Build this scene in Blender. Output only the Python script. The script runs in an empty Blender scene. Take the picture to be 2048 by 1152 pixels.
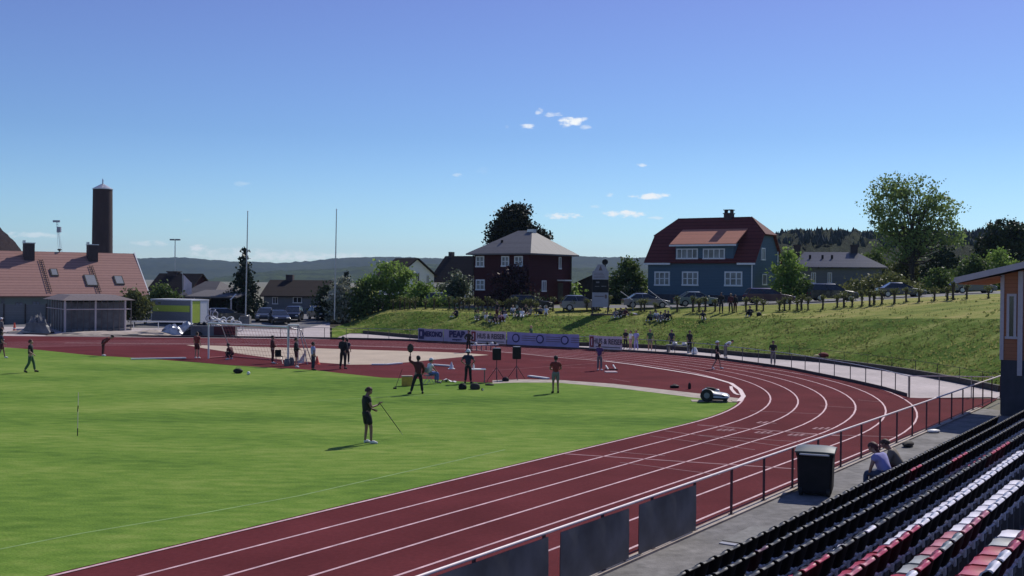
import bpy, bmesh, math, random
import numpy as np
from mathutils import Vector, Matrix, Euler
random.seed(7); rng = np.random.default_rng(7)
R = math.radians
scene = bpy.context.scene
# ------------------------------------------------------------------ camera, light, exposure
FPX, ROLL, HY, CAMH = 2196.2, 0.5648, 562.38, 5.305
PIT = math.atan((HY - 576) * math.cos(R(ROLL)) / FPX)
cd = bpy.data.cameras.new('camera'); cam = bpy.data.objects.new('camera', cd)
scene.collection.objects.link(cam); scene.camera = cam
cd.sensor_width = 36; cd.lens = FPX / 2048 * 36; cd.clip_end = 30000; cd.clip_start = 0.1
cam.matrix_world = Matrix.Translation((0, 0, CAMH)) @ Matrix.Rotation(math.pi/2 + PIT, 4, 'X') @ Matrix.Rotation(R(ROLL), 4, 'Z')
SUN_AZ, SUN_EL = 34.0, 43.5
w = bpy.data.worlds.new('World'); scene.world = w; w.use_nodes = True
nt = w.node_tree; nt.nodes.clear()
sky = nt.nodes.new('ShaderNodeTexSky'); sky.sky_type = 'NISHITA'; sky.sun_disc = False
sky.sun_elevation = R(SUN_EL); sky.sun_rotation = R(SUN_AZ); sky.air_density = 1.0; sky.dust_density = 0.25; sky.ozone_density = 2.2; sky.altitude = 50
bg = nt.nodes.new('ShaderNodeBackground'); bg.inputs[1].default_value = 0.105
out = nt.nodes.new('ShaderNodeOutputWorld')
tint = nt.nodes.new('ShaderNodeMix'); tint.data_type = 'RGBA'; tint.blend_type = 'MULTIPLY'; tint.inputs[0].default_value = 1
nt.links.new(sky.outputs[0], tint.inputs[6])
_tc = nt.nodes.new('ShaderNodeTexCoord'); _sp = nt.nodes.new('ShaderNodeSeparateXYZ'); nt.links.new(_tc.outputs['Generated'], _sp.inputs[0])
_cr_ = nt.nodes.new('ShaderNodeValToRGB'); nt.links.new(_sp.outputs[2], _cr_.inputs[0]); _e = _cr_.color_ramp.elements     # deep clear northern sky: tint by height above the horizon
_e[0].position = 0.0; _e[0].color = (.80, 1.02, 1.36, 1); _e[1].position = 1.0; _e[1].color = (.58, .60, .90, 1)
for _p, _c4 in ((.045, (.64, .90, 1.20, 1)), (.13, (.53, .70, 1.0, 1)), (.25, (.585, .60, .95, 1))):
    _k = _cr_.color_ramp.elements.new(_p); _k.color = _c4
nt.links.new(_cr_.outputs[0], tint.inputs[7])
nt.links.new(tint.outputs[2], bg.inputs[0]); nt.links.new(bg.outputs[0], out.inputs[0])
sd = bpy.data.lights.new('sun', 'SUN'); sd.energy = 3.8; sd.angle = R(0.53); sd.color = (1.0, 0.95, 0.87)
sun = bpy.data.objects.new('sun', sd); scene.collection.objects.link(sun)
sv = Vector((math.sin(R(SUN_AZ))*math.cos(R(SUN_EL)), math.cos(R(SUN_AZ))*math.cos(R(SUN_EL)), math.sin(R(SUN_EL))))
sun.rotation_euler = sv.to_track_quat('Z', 'Y').to_euler()
scene.view_settings.view_transform = 'Standard'; scene.view_settings.look = 'None'
scene.view_settings.exposure = 0.0; scene.view_settings.gamma = 1.0

# ------------------------------------------------------------------ survey helpers (photo measurement -> place on the ground)
_c, _s = math.cos(PIT), math.sin(PIT); _cr, _sr = math.cos(R(ROLL)), math.sin(R(ROLL))
def ray(x, y):
    u, v = x - 1024, y - 576
    xu, yu = u*_cr + v*_sr, -u*_sr + v*_cr
    return Vector((xu/FPX, _c + _s*yu/FPX, _s - _c*yu/FPX))
def G(x, y, z=0.0):
    d = ray(x, y); t = (z - CAMH)/d.z
    return Vector((d.x*t, d.y*t, z))
def AD(x, y, Y):
    d = ray(x, y); t = Y/d.y
    return Vector((d.x*t, Y, CAMH + d.z*t))
def PR(P):
    Y = _c*P[1] + _s*(P[2]-CAMH); Z = -_s*P[1] + _c*(P[2]-CAMH)
    xu, yu = FPX*P[0]/Y, -FPX*Z/Y
    return 1024 + xu*_cr - yu*_sr, 576 + xu*_sr + yu*_cr
TH = R(34.071); SV = Vector((math.sin(TH), math.cos(TH), 0)); NV = Vector((-math.cos(TH), math.sin(TH), 0))
def SN(a, d, z=0.0):                      # along the straight, lateral distance
    return SV*a + NV*d + Vector((0, 0, z))
def onplane(x, y, D):
    d = ray(x, y); t = D/(d.x*NV.x + d.y*NV.y); return d.x*t*SV.x + d.y*t*SV.y, CAMH + d.z*t
CEN = Vector((-18.67, 57.76, 0)); RIN = 30.25; D1 = 17.57; L0 = 37.385

# ------------------------------------------------------------------ materials
def nodes(name):
    m = bpy.data.materials.new(name); m.use_nodes = True
    return m, m.node_tree, m.node_tree.nodes['Principled BSDF']
def mat(name, col, rough=0.6, metal=0.0, var=0.15, scale=6.0, bump=0.0, bscale=30.0, spec=0.5, var2=0.0, scale2=0.3, coat=0.0, stretch=None):
    m, t, b = nodes(name)
    tc = t.nodes.new('ShaderNodeTexCoord'); mp = t.nodes.new('ShaderNodeMapping')
    t.links.new(tc.outputs['Object'], mp.inputs[0])
    if stretch: mp.inputs['Scale'].default_value = stretch
    n = t.nodes.new('ShaderNodeTexNoise'); n.inputs['Scale'].default_value = scale; n.inputs['Detail'].default_value = 4
    t.links.new(mp.outputs[0], n.inputs[0])
    mr = t.nodes.new('ShaderNodeMapRange'); mr.inputs[1].default_value = .3; mr.inputs[2].default_value = .7
    mr.inputs[3].default_value = 1 - var; mr.inputs[4].default_value = 1 + var
    t.links.new(n.outputs[0], mr.inputs[0])
    hs = t.nodes.new('ShaderNodeHueSaturation'); hs.inputs['Color'].default_value = (*col, 1)
    val = mr.outputs[0]
    if var2:
        n2 = t.nodes.new('ShaderNodeTexNoise'); n2.inputs['Scale'].default_value = scale2; n2.inputs['Detail'].default_value = 3
        t.links.new(mp.outputs[0], n2.inputs[0])
        m2 = t.nodes.new('ShaderNodeMapRange'); m2.inputs[1].default_value = .3; m2.inputs[2].default_value = .7
        m2.inputs[3].default_value = 1 - var2; m2.inputs[4].default_value = 1 + var2
        t.links.new(n2.outputs[0], m2.inputs[0])
        mu = t.nodes.new('ShaderNodeMath'); mu.operation = 'MULTIPLY'
        t.links.new(val, mu.inputs[0]); t.links.new(m2.outputs[0], mu.inputs[1]); val = mu.outputs[0]
    t.links.new(val, hs.inputs['Value']); t.links.new(hs.outputs[0], b.inputs['Base Color'])
    b.inputs['Roughness'].default_value = rough; b.inputs['Metallic'].default_value = metal
    b.inputs['Specular IOR Level'].default_value = spec; b.inputs['Coat Weight'].default_value = coat
    if bump:
        n3 = t.nodes.new('ShaderNodeTexNoise'); n3.inputs['Scale'].default_value = bscale; n3.inputs['Detail'].default_value = 3
        t.links.new(mp.outputs[0], n3.inputs[0])
        bp = t.nodes.new('ShaderNodeBump'); bp.inputs['Strength'].default_value = bump; bp.inputs['Distance'].default_value = .05
        t.links.new(n3.outputs[0], bp.inputs['Height']); t.links.new(bp.outputs[0], b.inputs['Normal'])
    return m
def striped(name, col, axis, period, rough=0.7, depth=0.6, line=0.12, var=0.12, dark=0.55, scale=3.0):
    """boards / tiles: lines every <period> along axis, real bump"""
    m, t, b = nodes(name)
    tc = t.nodes.new('ShaderNodeTexCoord'); sp = t.nodes.new('ShaderNodeSeparateXYZ')
    t.links.new(tc.outputs['Object'], sp.inputs[0])
    d = t.nodes.new('ShaderNodeMath'); d.operation = 'DIVIDE'; d.inputs[1].default_value = period
    t.links.new(sp.outputs[axis], d.inputs[0])
    f = t.nodes.new('ShaderNodeMath'); f.operation = 'FRACT'; t.links.new(d.outputs[0], f.inputs[0])
    fl = t.nodes.new('ShaderNodeMath'); fl.operation = 'FLOOR'; t.links.new(d.outputs[0], fl.inputs[0])
    wn = t.nodes.new('ShaderNodeTexWhiteNoise'); wn.noise_dimensions = '1D'; t.links.new(fl.outputs[0], wn.inputs['W'])
    ls = t.nodes.new('ShaderNodeMath'); ls.operation = 'LESS_THAN'; ls.inputs[1].default_value = line; t.links.new(f.outputs[0], ls.inputs[0])
    n = t.nodes.new('ShaderNodeTexNoise'); n.inputs['Scale'].default_value = scale; n.inputs['Detail'].default_value = 5; t.links.new(tc.outputs['Object'], n.inputs[0])
    a = t.nodes.new('ShaderNodeMath'); a.operation = 'MULTIPLY_ADD'; a.inputs[1].default_value = var*2; a.inputs[2].default_value = 1-var
    t.links.new(n.outputs[0], a.inputs[0])
    a2 = t.nodes.new('ShaderNodeMath'); a2.operation = 'MULTIPLY_ADD'; a2.inputs[1].default_value = var; t.links.new(wn.outputs[0], a2.inputs[0]); t.links.new(a.outputs[0], a2.inputs[2])
    k = t.nodes.new('ShaderNodeMath'); k.operation = 'MULTIPLY_ADD'; k.inputs[1].default_value = -(1-dark); k.inputs[2].default_value = 1; t.links.new(ls.outputs[0], k.inputs[0])
    mu = t.nodes.new('ShaderNodeMath'); mu.operation = 'MULTIPLY'; t.links.new(a2.outputs[0], mu.inputs[0]); t.links.new(k.outputs[0], mu.inputs[1])
    hs = t.nodes.new('ShaderNodeHueSaturation'); hs.inputs['Color'].default_value = (*col, 1); t.links.new(mu.outputs[0], hs.inputs['Value'])
    t.links.new(hs.outputs[0], b.inputs['Base Color']); b.inputs['Roughness'].default_value = rough; b.inputs['Specular IOR Level'].default_value = .2
    bp = t.nodes.new('ShaderNodeBump'); bp.inputs['Strength'].default_value = depth; bp.inputs['Distance'].default_value = .03
    t.links.new(f.outputs[0], bp.inputs['Height']); t.links.new(bp.outputs[0], b.inputs['Normal'])
    return m
def leafmat(name, col, col2, trans=0.35, scale=0.6):
    m, t, b = nodes(name); o = t.nodes['Material Output']
    tc = t.nodes.new('ShaderNodeTexCoord'); n = t.nodes.new('ShaderNodeTexNoise'); n.inputs['Scale'].default_value = scale; n.inputs['Detail'].default_value = 3
    t.links.new(tc.outputs['Object'], n.inputs[0])
    g = t.nodes.new('ShaderNodeNewGeometry')
    ad = t.nodes.new('ShaderNodeMath'); ad.operation = 'MULTIPLY_ADD'; ad.inputs[1].default_value = .5; t.links.new(g.outputs['Random Per Island'], ad.inputs[0])
    ms = t.nodes.new('ShaderNodeMapRange'); ms.inputs[1].default_value = .35; ms.inputs[2].default_value = .65; ms.inputs[4].default_value = .5
    t.links.new(n.outputs[0], ms.inputs[0]); t.links.new(ms.outputs[0], ad.inputs[2])
    mx = t.nodes.new('ShaderNodeMix'); mx.data_type = 'RGBA'; mx.inputs[6].default_value = (*col, 1); mx.inputs[7].default_value = (*col2, 1)
    t.links.new(ad.outputs[0], mx.inputs[0]); t.links.new(mx.outputs[2], b.inputs['Base Color'])
    b.inputs['Roughness'].default_value = .55; b.inputs['Specular IOR Level'].default_value = .3
    tr = t.nodes.new('ShaderNodeBsdfTranslucent'); t.links.new(mx.outputs[2], tr.inputs[0])
    sh = t.nodes.new('ShaderNodeMixShader'); sh.inputs[0].default_value = trans
    t.links.new(b.outputs[0], sh.inputs[1]); t.links.new(tr.outputs[0], sh.inputs[2]); t.links.new(sh.outputs[0], o.inputs[0])
    return m
def grassmat(name, cols, s1=0.12, s2=1.5, stretch=(1, 1, 1), rot=0, bump=.4):
    """three-colour turf: broad patches, finer mottling, short bump"""
    m, t, b = nodes(name)
    tc = t.nodes.new('ShaderNodeTexCoord'); mp = t.nodes.new('ShaderNodeMapping'); mp.inputs['Scale'].default_value = stretch; mp.inputs['Rotation'].default_value = (0, 0, rot)
    t.links.new(tc.outputs['Object'], mp.inputs[0])
    def noise(s, d=4):
        n = t.nodes.new('ShaderNodeTexNoise'); n.inputs['Scale'].default_value = s; n.inputs['Detail'].default_value = d; t.links.new(mp.outputs[0], n.inputs[0]); return n
    n1, n2, n3 = noise(s1, 5), noise(s2, 5), noise(14, 3)
    c = t.nodes.new('ShaderNodeValToRGB'); e = c.color_ramp.elements
    e[0].position = .36; e[0].color = (*cols[0], 1); e[1].position = .66; e[1].color = (*cols[2], 1)
    k = c.color_ramp.elements.new(.5); k.color = (*cols[1], 1)
    a = t.nodes.new('ShaderNodeMix'); a.data_type = 'FLOAT'; a.inputs[0].default_value = .42
    t.links.new(n1.outputs[0], a.inputs[2]); t.links.new(n2.outputs[0], a.inputs[3]); t.links.new(a.outputs[0], c.inputs[0])
    hs = t.nodes.new('ShaderNodeHueSaturation'); t.links.new(c.outputs[0], hs.inputs['Color'])
    mr = t.nodes.new('ShaderNodeMapRange'); mr.inputs[1].default_value = .3; mr.inputs[2].default_value = .7; mr.inputs[3].default_value = .8; mr.inputs[4].default_value = 1.2
    t.links.new(n3.outputs[0], mr.inputs[0]); t.links.new(mr.outputs[0], hs.inputs['Value'])
    t.links.new(hs.outputs[0], b.inputs['Base Color']); b.inputs['Roughness'].default_value = .9; b.inputs['Specular IOR Level'].default_value = .03
    bp = t.nodes.new('ShaderNodeBump'); bp.inputs['Strength'].default_value = bump; bp.inputs['Distance'].default_value = .06
    t.links.new(n3.outputs[0], bp.inputs['Height']); t.links.new(bp.outputs[0], b.inputs['Normal'])
    return m
M = dict(
 track=mat('red_rubber', (.128, .029, .033), .9, var=.10, scale=9, var2=.16, scale2=.35, bump=.25, bscale=60, spec=.03),
 line=mat('faded_white_line', (.62, .39, .41), .7, var=.25, scale=4),
 lineb=mat('bright_white_line', (.74, .58, .56), .7, var=.15, scale=4),
 field=grassmat('turf', ((.085, .165, .028), (.150, .250, .042), (.255, .325, .078)), .085, 1.1, (1, 2.4, 1), R(20)),
 bank=grassmat('rough_grass', ((.055, .110, .016), (.120, .185, .030), (.28, .30, .090)), .26, 2.2, (1, 1.6, 1), 0, 1.0),
 lawn=grassmat('dry_grass', ((.12, .17, .035), (.25, .27, .07), (.42, .35, .14)), .14, .9, (.6, 3.0, 1), 0, .6),
 path=mat('pale_asphalt', (.48, .415, .40), .9, var=.12, scale=3, var2=.14, scale2=.25, bump=.2),
 asphalt=mat('asphalt', (.15, .145, .15), .9, var=.15, scale=2, var2=.15, scale2=.15),
 ground=mat('soil', (.16, .15, .10), .95, var=.2, scale=.5),
 sand=mat('gravel', (.50, .40, .30), .95, var=.10, scale=8, var2=.10, scale2=.4, bump=.4),
 kerb=mat('pale_kerb', (.40, .33, .27), .85, var=.25, scale=2),
 conc=mat('concrete', (.185, .175, .168), .9, var=.25, scale=5, var2=.28, scale2=.9, bump=.3),
 conc_d=mat('dark_concrete', (.065, .062, .072), .9, var=.15, scale=3, var2=.15, scale2=.6),
 white=mat('white_paint', (.72, .72, .72), .5, var=.06), whitewall=striped('white_boards', (.78, .78, .80), 2, .16, depth=.3, line=.1, dark=.8, var=.05),
 steel=mat('galvanised_steel', (.42, .42, .44), .4, .7, var=.1), rail=mat('pinkish_white_rail', (.80, .68, .68), .45, var=.08),
 post=mat('dark_red_post', (.075, .030, .038), .6, var=.1),
 black=mat('black_plastic', (.014, .014, .016), .65, var=.2, spec=.25), blk2=mat('dark_board', (.125, .125, .135), .55, var=.35, scale=1.6),
 dkwood=mat('dark_timber', (.045, .038, .034), .85, var=.3, scale=3),
 glass=mat('dark_glass', (.025, .03, .038), .12, var=.2, spec=.8), curtain=mat('curtained_glass', (.16, .17, .18), .25, var=.5, scale=1.2),
 redtile=striped('red_roof_tiles', (.140, .038, .034), 1, .34, .75, .6, .22, .14, .62), terracotta=striped('terracotta_tiles', (.38, .205, .170), 1, .36, .7, .6, .2, .12, .62),
 orangetile=striped('orange_tiles', (.50, .20, .13), 1, .34, .7, .5, .2, .12, .7),
 slate=striped('grey_slate', (.15, .145, .15), 1, .3, .62, .4, .12, .16, .8), darkroof=striped('dark_roof', (.030, .022, .020), 1, .35, .8, .5, .2, .15, .7),
 greyroof=striped('grey_roof', (.13, .12, .12), 1, .35, .75, .4, .2, .15, .75),
 blueboard=striped('blue_boards', (.088, .140, .185), 2, .17, .7, .4, .13, .06, .7), redboard=striped('dark_red_boards', (.055, .014, .018), 2, .17, .7, .4, .13, .10, .6),
 greyboard=striped('grey_boards', (.17, .18, .19), 2, .18, .7, .4, .12, .08, .7), greenwall=striped('grey_green_wall', (.20, .22, .19), 2, .9, .8, .2, .03, .08, .8),
 orangewall=striped('orange_boards', (.42, .165, .085), 2, .15, .7, .4, .13, .06, .75), pinktrim=mat('pale_trim', (.55, .47, .47), .6, var=.06),
 brick=mat('dark_brick', (.060, .045, .045), .85, var=.3, scale=8), stack=mat('brown_chimney_brick', (.055, .032, .032), .8, var=.15, scale=1.5, stretch=(1, 1, .3)),
 metalcap=mat('metal_cap', (.55, .55, .56), .35, .6), bark=mat('bark', (.055, .042, .032), .9, var=.3, scale=8),
 skin=mat('skin', (.40, .22, .16), .55, var=.08), skin_d=mat('tanned_skin', (.24, .13, .10), .55, var=.08),
 lime=mat('lime_panel', (.50, .62, .08), .5, var=.08), grey=mat('grey_panel', (.20, .21, .24), .6, var=.1),
 purple=mat('lilac_banner', (.44, .38, .50), .6, var=.12, scale=1.5), lilac=mat('violet_banner', (.38, .34, .58), .6, var=.12, scale=1.5), cream=mat('pinkish_banner', (.78, .62, .63), .6, var=.10, scale=1.5),
 navyink=mat('navy_ink', (.035, .03, .11), .6), redink=mat('red_ink', (.28, .03, .035), .6), greyink=mat('grey_ink', (.13, .09, .10), .6),
 sign=mat('pale_sign', (.30, .30, .36), .5, var=.08, scale=2), yellow=mat('yellow_plastic', (.55, .33, .05), .5), cone=mat('orange_cone', (.75, .10, .05), .5),
 net=mat('red_net', (.45, .12, .12), .7), silver=mat('silver_plastic', (.55, .56, .56), .3, .2, var=.05), tyre=mat('rubber', (.02, .02, .02), .8), rim=mat('alloy', (.35, .35, .36), .3, .8),
 lamp=mat('lamp_glass', (.75, .75, .72), .1), tarp=mat('silver_tarpaulin', (.42, .43, .46), .35, .3, var=.3, scale=3),
)
def cloth(name, col): return mat(name, col, .85, var=.18, scale=5)
CL = {k: cloth(k, v) for k, v in dict(
 cloth_black=(.014, .014, .017), cloth_navy=(.022, .024, .055), cloth_maroon=(.085, .018, .022), cloth_red=(.20, .028, .028), cloth_grey=(.17, .165, .17), cloth_white=(.66, .66, .68),
 cloth_lavender=(.34, .33, .62), cloth_purple=(.09, .05, .16), cloth_green=(.05, .11, .05), cloth_lime=(.36, .45, .12), cloth_jeans=(.06, .08, .14), cloth_khaki=(.24, .20, .15), cloth_pink=(.50, .28, .32), cloth_yellow=(.55, .48, .22), cloth_blue=(.10, .16, .38)).items()}
HAIR = {k: mat('hair_'+k, v, .7, var=.2) for k, v in dict(dark=(.018, .013, .012), brown=(.06, .030, .018), auburn=(.085, .022, .018), blond=(.38, .26, .14), grey=(.3, .29, .28)).items()}

# ------------------------------------------------------------------ object helpers
def link(o): scene.collection.objects.link(o); return o
def tag(o, label=None, cat=None, group=None, kind=None):
    if label: o['label'] = label
    if cat: o['category'] = cat
    if group: o['group'] = group
    if kind: o['kind'] = kind
    return o
def thing(name, label, cat, loc=(0, 0, 0), rz=0.0, group=None):
    o = link(bpy.data.objects.new(name, None)); o.empty_display_size = .3
    o.location = loc; o.rotation_euler = (0, 0, rz); return tag(o, label, cat, group)
def ordn(n):
    names = 'zeroth first second third fourth fifth sixth seventh eighth ninth tenth eleventh twelfth thirteenth fourteenth fifteenth sixteenth seventeenth eighteenth nineteenth'.split()
    if n < 20: return names[n]
    t, u = divmod(n, 10); tn = {2: 'twent', 3: 'thirt', 4: 'fort', 5: 'fift', 6: 'sixt', 7: 'sevent', 8: 'eight', 9: 'ninet'}[t]
    return tn + 'ieth' if u == 0 else tn + 'y-' + names[u]
class MB:
    def __init__(self): self.v = []; self.f = []; self.m = []; self.cur = 0
    def add(self, vs, fs):
        k = len(self.v); self.v += [tuple(p) for p in vs]; self.f += [tuple(i+k for i in f) for f in fs]; self.m += [self.cur]*len(fs); return self
    def box(self, c, s, rz=0.0, taper=1.0, rot=None):
        hx, hy, hz = s[0]/2, s[1]/2, s[2]/2; vs = []
        mrot = rot if rot is not None else Matrix.Rotation(rz, 3, 'Z')
        for z in (-1, 1):
            k = taper if z > 0 else 1
            for x, y in ((-1, -1), (1, -1), (1, 1), (-1, 1)): vs.append(Vector(c) + mrot @ Vector((x*hx*k, y*hy*k, z*hz)))
        return self.add(vs, [(3, 2, 1, 0), (4, 5, 6, 7), (0, 1, 5, 4), (1, 2, 6, 5), (2, 3, 7, 6), (3, 0, 4, 7)])
    def b2(self, x0, x1, y0, y1, z0, z1): return self.box(((x0+x1)/2, (y0+y1)/2, (z0+z1)/2), (x1-x0, y1-y0, z1-z0))
    def tube(self, a, b, r, r2=None, n=8, cap=True):
        a, b = Vector(a), Vector(b); r2 = r if r2 is None else r2
        q = (b-a).to_track_quat('Z', 'Y'); vs = []
        for p, rr in ((a, r), (b, r2)):
            for i in range(n):
                t = 2*math.pi*i/n; vs.append(p + q @ Vector((rr*math.cos(t), rr*math.sin(t), 0)))
        fs = [(i, (i+1) % n, n+(i+1) % n, n+i) for i in range(n)]
        if cap: fs += [tuple(reversed(range(n))), tuple(range(n, 2*n))]
        return self.add(vs, fs)
    def path(self, pts, r, n=6):
        for a, b in zip(pts, pts[1:]): self.tube(a, b, r, n=n)
        return self
    def lathe(self, prof, c=(0, 0, 0), n=16, sx=1, sy=1):
        vs = []; c = Vector(c)
        for r, z in prof:
            for i in range(n):
                t = 2*math.pi*i/n; vs.append(c + Vector((r*math.cos(t)*sx, r*math.sin(t)*sy, z)))
        fs = []
        for k in range(len(prof)-1):
            for i in range(n): fs.append((k*n+i, k*n+(i+1) % n, (k+1)*n+(i+1) % n, (k+1)*n+i))
        fs.append(tuple(reversed(range(n)))); fs.append(tuple((len(prof)-1)*n+i for i in range(n)))
        return self.add(vs, fs)
    def prism(self, pts, vec):
        n = len(pts); vec = Vector(vec); vs = [Vector(p) for p in pts] + [Vector(p)+vec for p in pts]
        return self.add(vs, [tuple(range(n)), tuple(reversed(range(n, 2*n)))] + [(i, n+i, n+(i+1) % n, (i+1) % n) for i in range(n)])
    def slab(self, quad, th):                 # thick sheet from a polygon
        q = [Vector(p) for p in quad]; nrm = (q[1]-q[0]).cross(q[2]-q[0]).normalized(); return self.prism(q, nrm*th)
    def ell(self, c, rx, ry, rz, n=10, m=7):
        return self.lathe([(max(.001, math.sin(math.pi*k/m)), -math.cos(math.pi*k/m)*rz/1.0) for k in range(m+1)], c, n, rx, ry)
    def grid(self, rows):
        n = len(rows[0]); vs = [p for r in rows for p in r]
        return self.add(vs, [(i*n+j, i*n+j+1, (i+1)*n+j+1, (i+1)*n+j) for i in range(len(rows)-1) for j in range(n-1)])
    def build(self, name, material, parent=None, smooth=False, bevel=0.0):
        me = bpy.data.meshes.new(name); me.from_pydata(self.v, [], self.f)
        for mm in (material if isinstance(material, (list, tuple)) else [material]): me.materials.append(mm)
        if any(self.m): me.polygons.foreach_set('material_index', self.m)
        bm = bmesh.new(); bm.from_mesh(me); bmesh.ops.recalc_face_normals(bm, faces=bm.faces)
        if bevel: bmesh.ops.bevel(bm, geom=[e for e in bm.edges if len(e.link_faces) == 2 and e.calc_face_angle(0) > .5], offset=bevel, segments=2, affect='EDGES', clamp_overlap=True)
        bm.to_mesh(me); bm.free()
        if smooth:
            me.polygons.foreach_set('use_smooth', [True]*len(me.polygons))
            try: me.set_sharp_from_angle(angle=R(50))
            except Exception: pass
        o = link(bpy.data.objects.new(name, me))
        if parent is not None: o.parent = parent
        return o
def children(o): return [c for c in bpy.data.objects if c.parent is o]
KIDS = {}
def copy_tree(o, label=None, parent=None):
    if o.name not in KIDS: KIDS[o.name] = list(o.children)
    c = link(o.copy()); c.parent = parent
    if label: c['label'] = label
    for ch in KIDS[o.name]: copy_tree(ch, None, c)
    return c
def text_mesh(name, body, size, material, parent, loc, rot, ext=.004, align='CENTER', sx=1.0, bold=0.0):
    cu = bpy.data.curves.new(name, 'FONT'); cu.body = body; cu.size = size; cu.extrude = ext; cu.align_x = align; cu.align_y = 'CENTER'; cu.offset = bold
    t = link(bpy.data.objects.new(name, cu)); bpy.context.view_layer.update()
    me = bpy.data.meshes.new_from_object(t.evaluated_get(bpy.context.evaluated_depsgraph_get())); bpy.data.objects.remove(t); bpy.data.curves.remove(cu)
    me.materials.clear(); me.materials.append(material)
    o = link(bpy.data.objects.new(name, me)); o.parent = parent; o.location = loc; o.rotation_euler = rot; o.scale = (sx, 1, 1); return o

# ------------------------------------------------------------------ terrain table: photo column -> (distance, height) rows
KEY = {-600: [(98, 0), (104, .1), (112, .4), (118, .6), (135, 1.), (420, 2)], 600: [(97.3, 0), (105, .12), (112, .4), (118, .6), (135, 1.), (420, 2)],
 664: [(97.2, 0), (112, .35), (125, .8), (130, 1.), (140, 1.2), (420, 2)], 700: [(108, .06), (121, .6), (126, .95), (131, 1.2), (142, 1.4), (420, 2.2)],
 728: [(108, .06), (118, 1.16), (124, 1.4), (130, 1.6), (140, 1.8), (420, 2.6)], 772: [(104.8, 0), (114, 1.82), (119, 2.05), (126, 2.1), (136, 2.3), (420, 3)],
 835: [(100, 0), (109.4, 2.24), (113, 2.3), (118, 2.5), (128, 2.6), (420, 3)], 900: [(96.4, 0), (106, 2.22), (110, 2.35), (115, 2.5), (124, 2.6), (420, 3)],
 1000: [(94, 0), (104, 2.14), (108, 2.3), (112, 2.5), (121, 2.7), (420, 3)], 1100: [(91.8, 0), (102, 2.11), (106, 2.4), (110, 2.65), (118, 2.8), (420, 3)],
 1200: [(90.6, 0), (101, 2.2), (104.5, 2.5), (108, 2.75), (116, 2.9), (420, 3.3)], 1300: [(88.5, 0), (99, 2.2), (101.5, 2.6), (105, 2.9), (113, 3.0), (420, 3.5)],
 1400: [(84.7, 0), (95.7, 2.22), (99, 2.72), (102, 3.05), (111, 3.2), (420, 4)], 1500: [(79.4, 0), (91.2, 2.4), (97, 2.83), (101, 3.3), (110, 3.5), (420, 4)],
 1640: [(74.9, 0), (87.3, 2.58), (94, 3.2), (100, 3.55), (110, 3.8), (420, 5)], 1820: [(65.5, 0), (79.5, 2.89), (92, 3.93), (102, 4.1), (112, 4.3), (420, 6)],
 1950: [(57.9, 0), (73.7, 3.11), (90, 4.38), (103, 4.5), (113, 4.7), (420, 7)], 2100: [(50, 0), (66.5, 3.3), (88, 4.6), (103, 4.8), (113, 5.0), (420, 7)],
 2500: [(33, 0), (49, 3.4), (80, 4.9), (98, 5.0), (110, 5.2), (420, 7)]}
KX = sorted(KEY); KT = np.array([KEY[k] for k in KX])
def prof(x): return [(float(np.interp(x, KX, KT[:, r, 0])), float(np.interp(x, KX, KT[:, r, 1]))) for r in range(6)]
def colpt(x, d, z):
    r = ray(x, 640); return Vector((r.x/r.y*d, d, z))
def TP(x, t):                              # t = row coordinate 0..5
    p = prof(x); i = min(4, int(t)); f = t-i
    return colpt(x, p[i][0]*(1-f)+p[i+1][0]*f, p[i][1]*(1-f)+p[i+1][1]*f)
def pick(x, y, tmin=0.0):                  # point of the terrain seen at photo position
    prev = None
    for k in range(int(tmin*20), 101):
        q = TP(x, k/20); yy = PR(q)[1]
        if prev is not None and yy <= y <= prev[1]:
            f = (prev[1]-y)/max(1e-6, prev[1]-yy); return prev[0].lerp(q, f)
        prev = (q, yy) if prev is None or yy < prev[1] or True else prev
    return TP(x, 1.0)
def zat(x, d):
    p = prof(x); return float(np.interp(d, [a for a, b in p], [b for a, b in p]))
def sheet(name, x0, x1, dx, t0, t1, nt_, material, dz=0.0, noise=0.0, cuts=None):
    b = MB(); rows = []
    ts = np.linspace(t0, t1, nt_)
    xs = np.arange(x0, x1+.1, dx)
    rg = np.random.default_rng(3)
    base = rg.normal(0, 1, (len(ts)+8, len(xs)+8))
    ker = sum(base[i:i+len(ts), j:j+len(xs)] for i in range(5) for j in range(5))/5
    for i, t in enumerate(ts):
        r_ = []
        for j, x in enumerate(xs):
            p = TP(x, t); e = min(1, (i)/2, (len(ts)-1-i)/2)
            p.z += dz + noise*ker[i, j]*e; r_.append(p)
        rows.append(r_)
    b.grid(rows); o = b.build(name, material, None, smooth=True); return tag(o, kind='structure')
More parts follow.
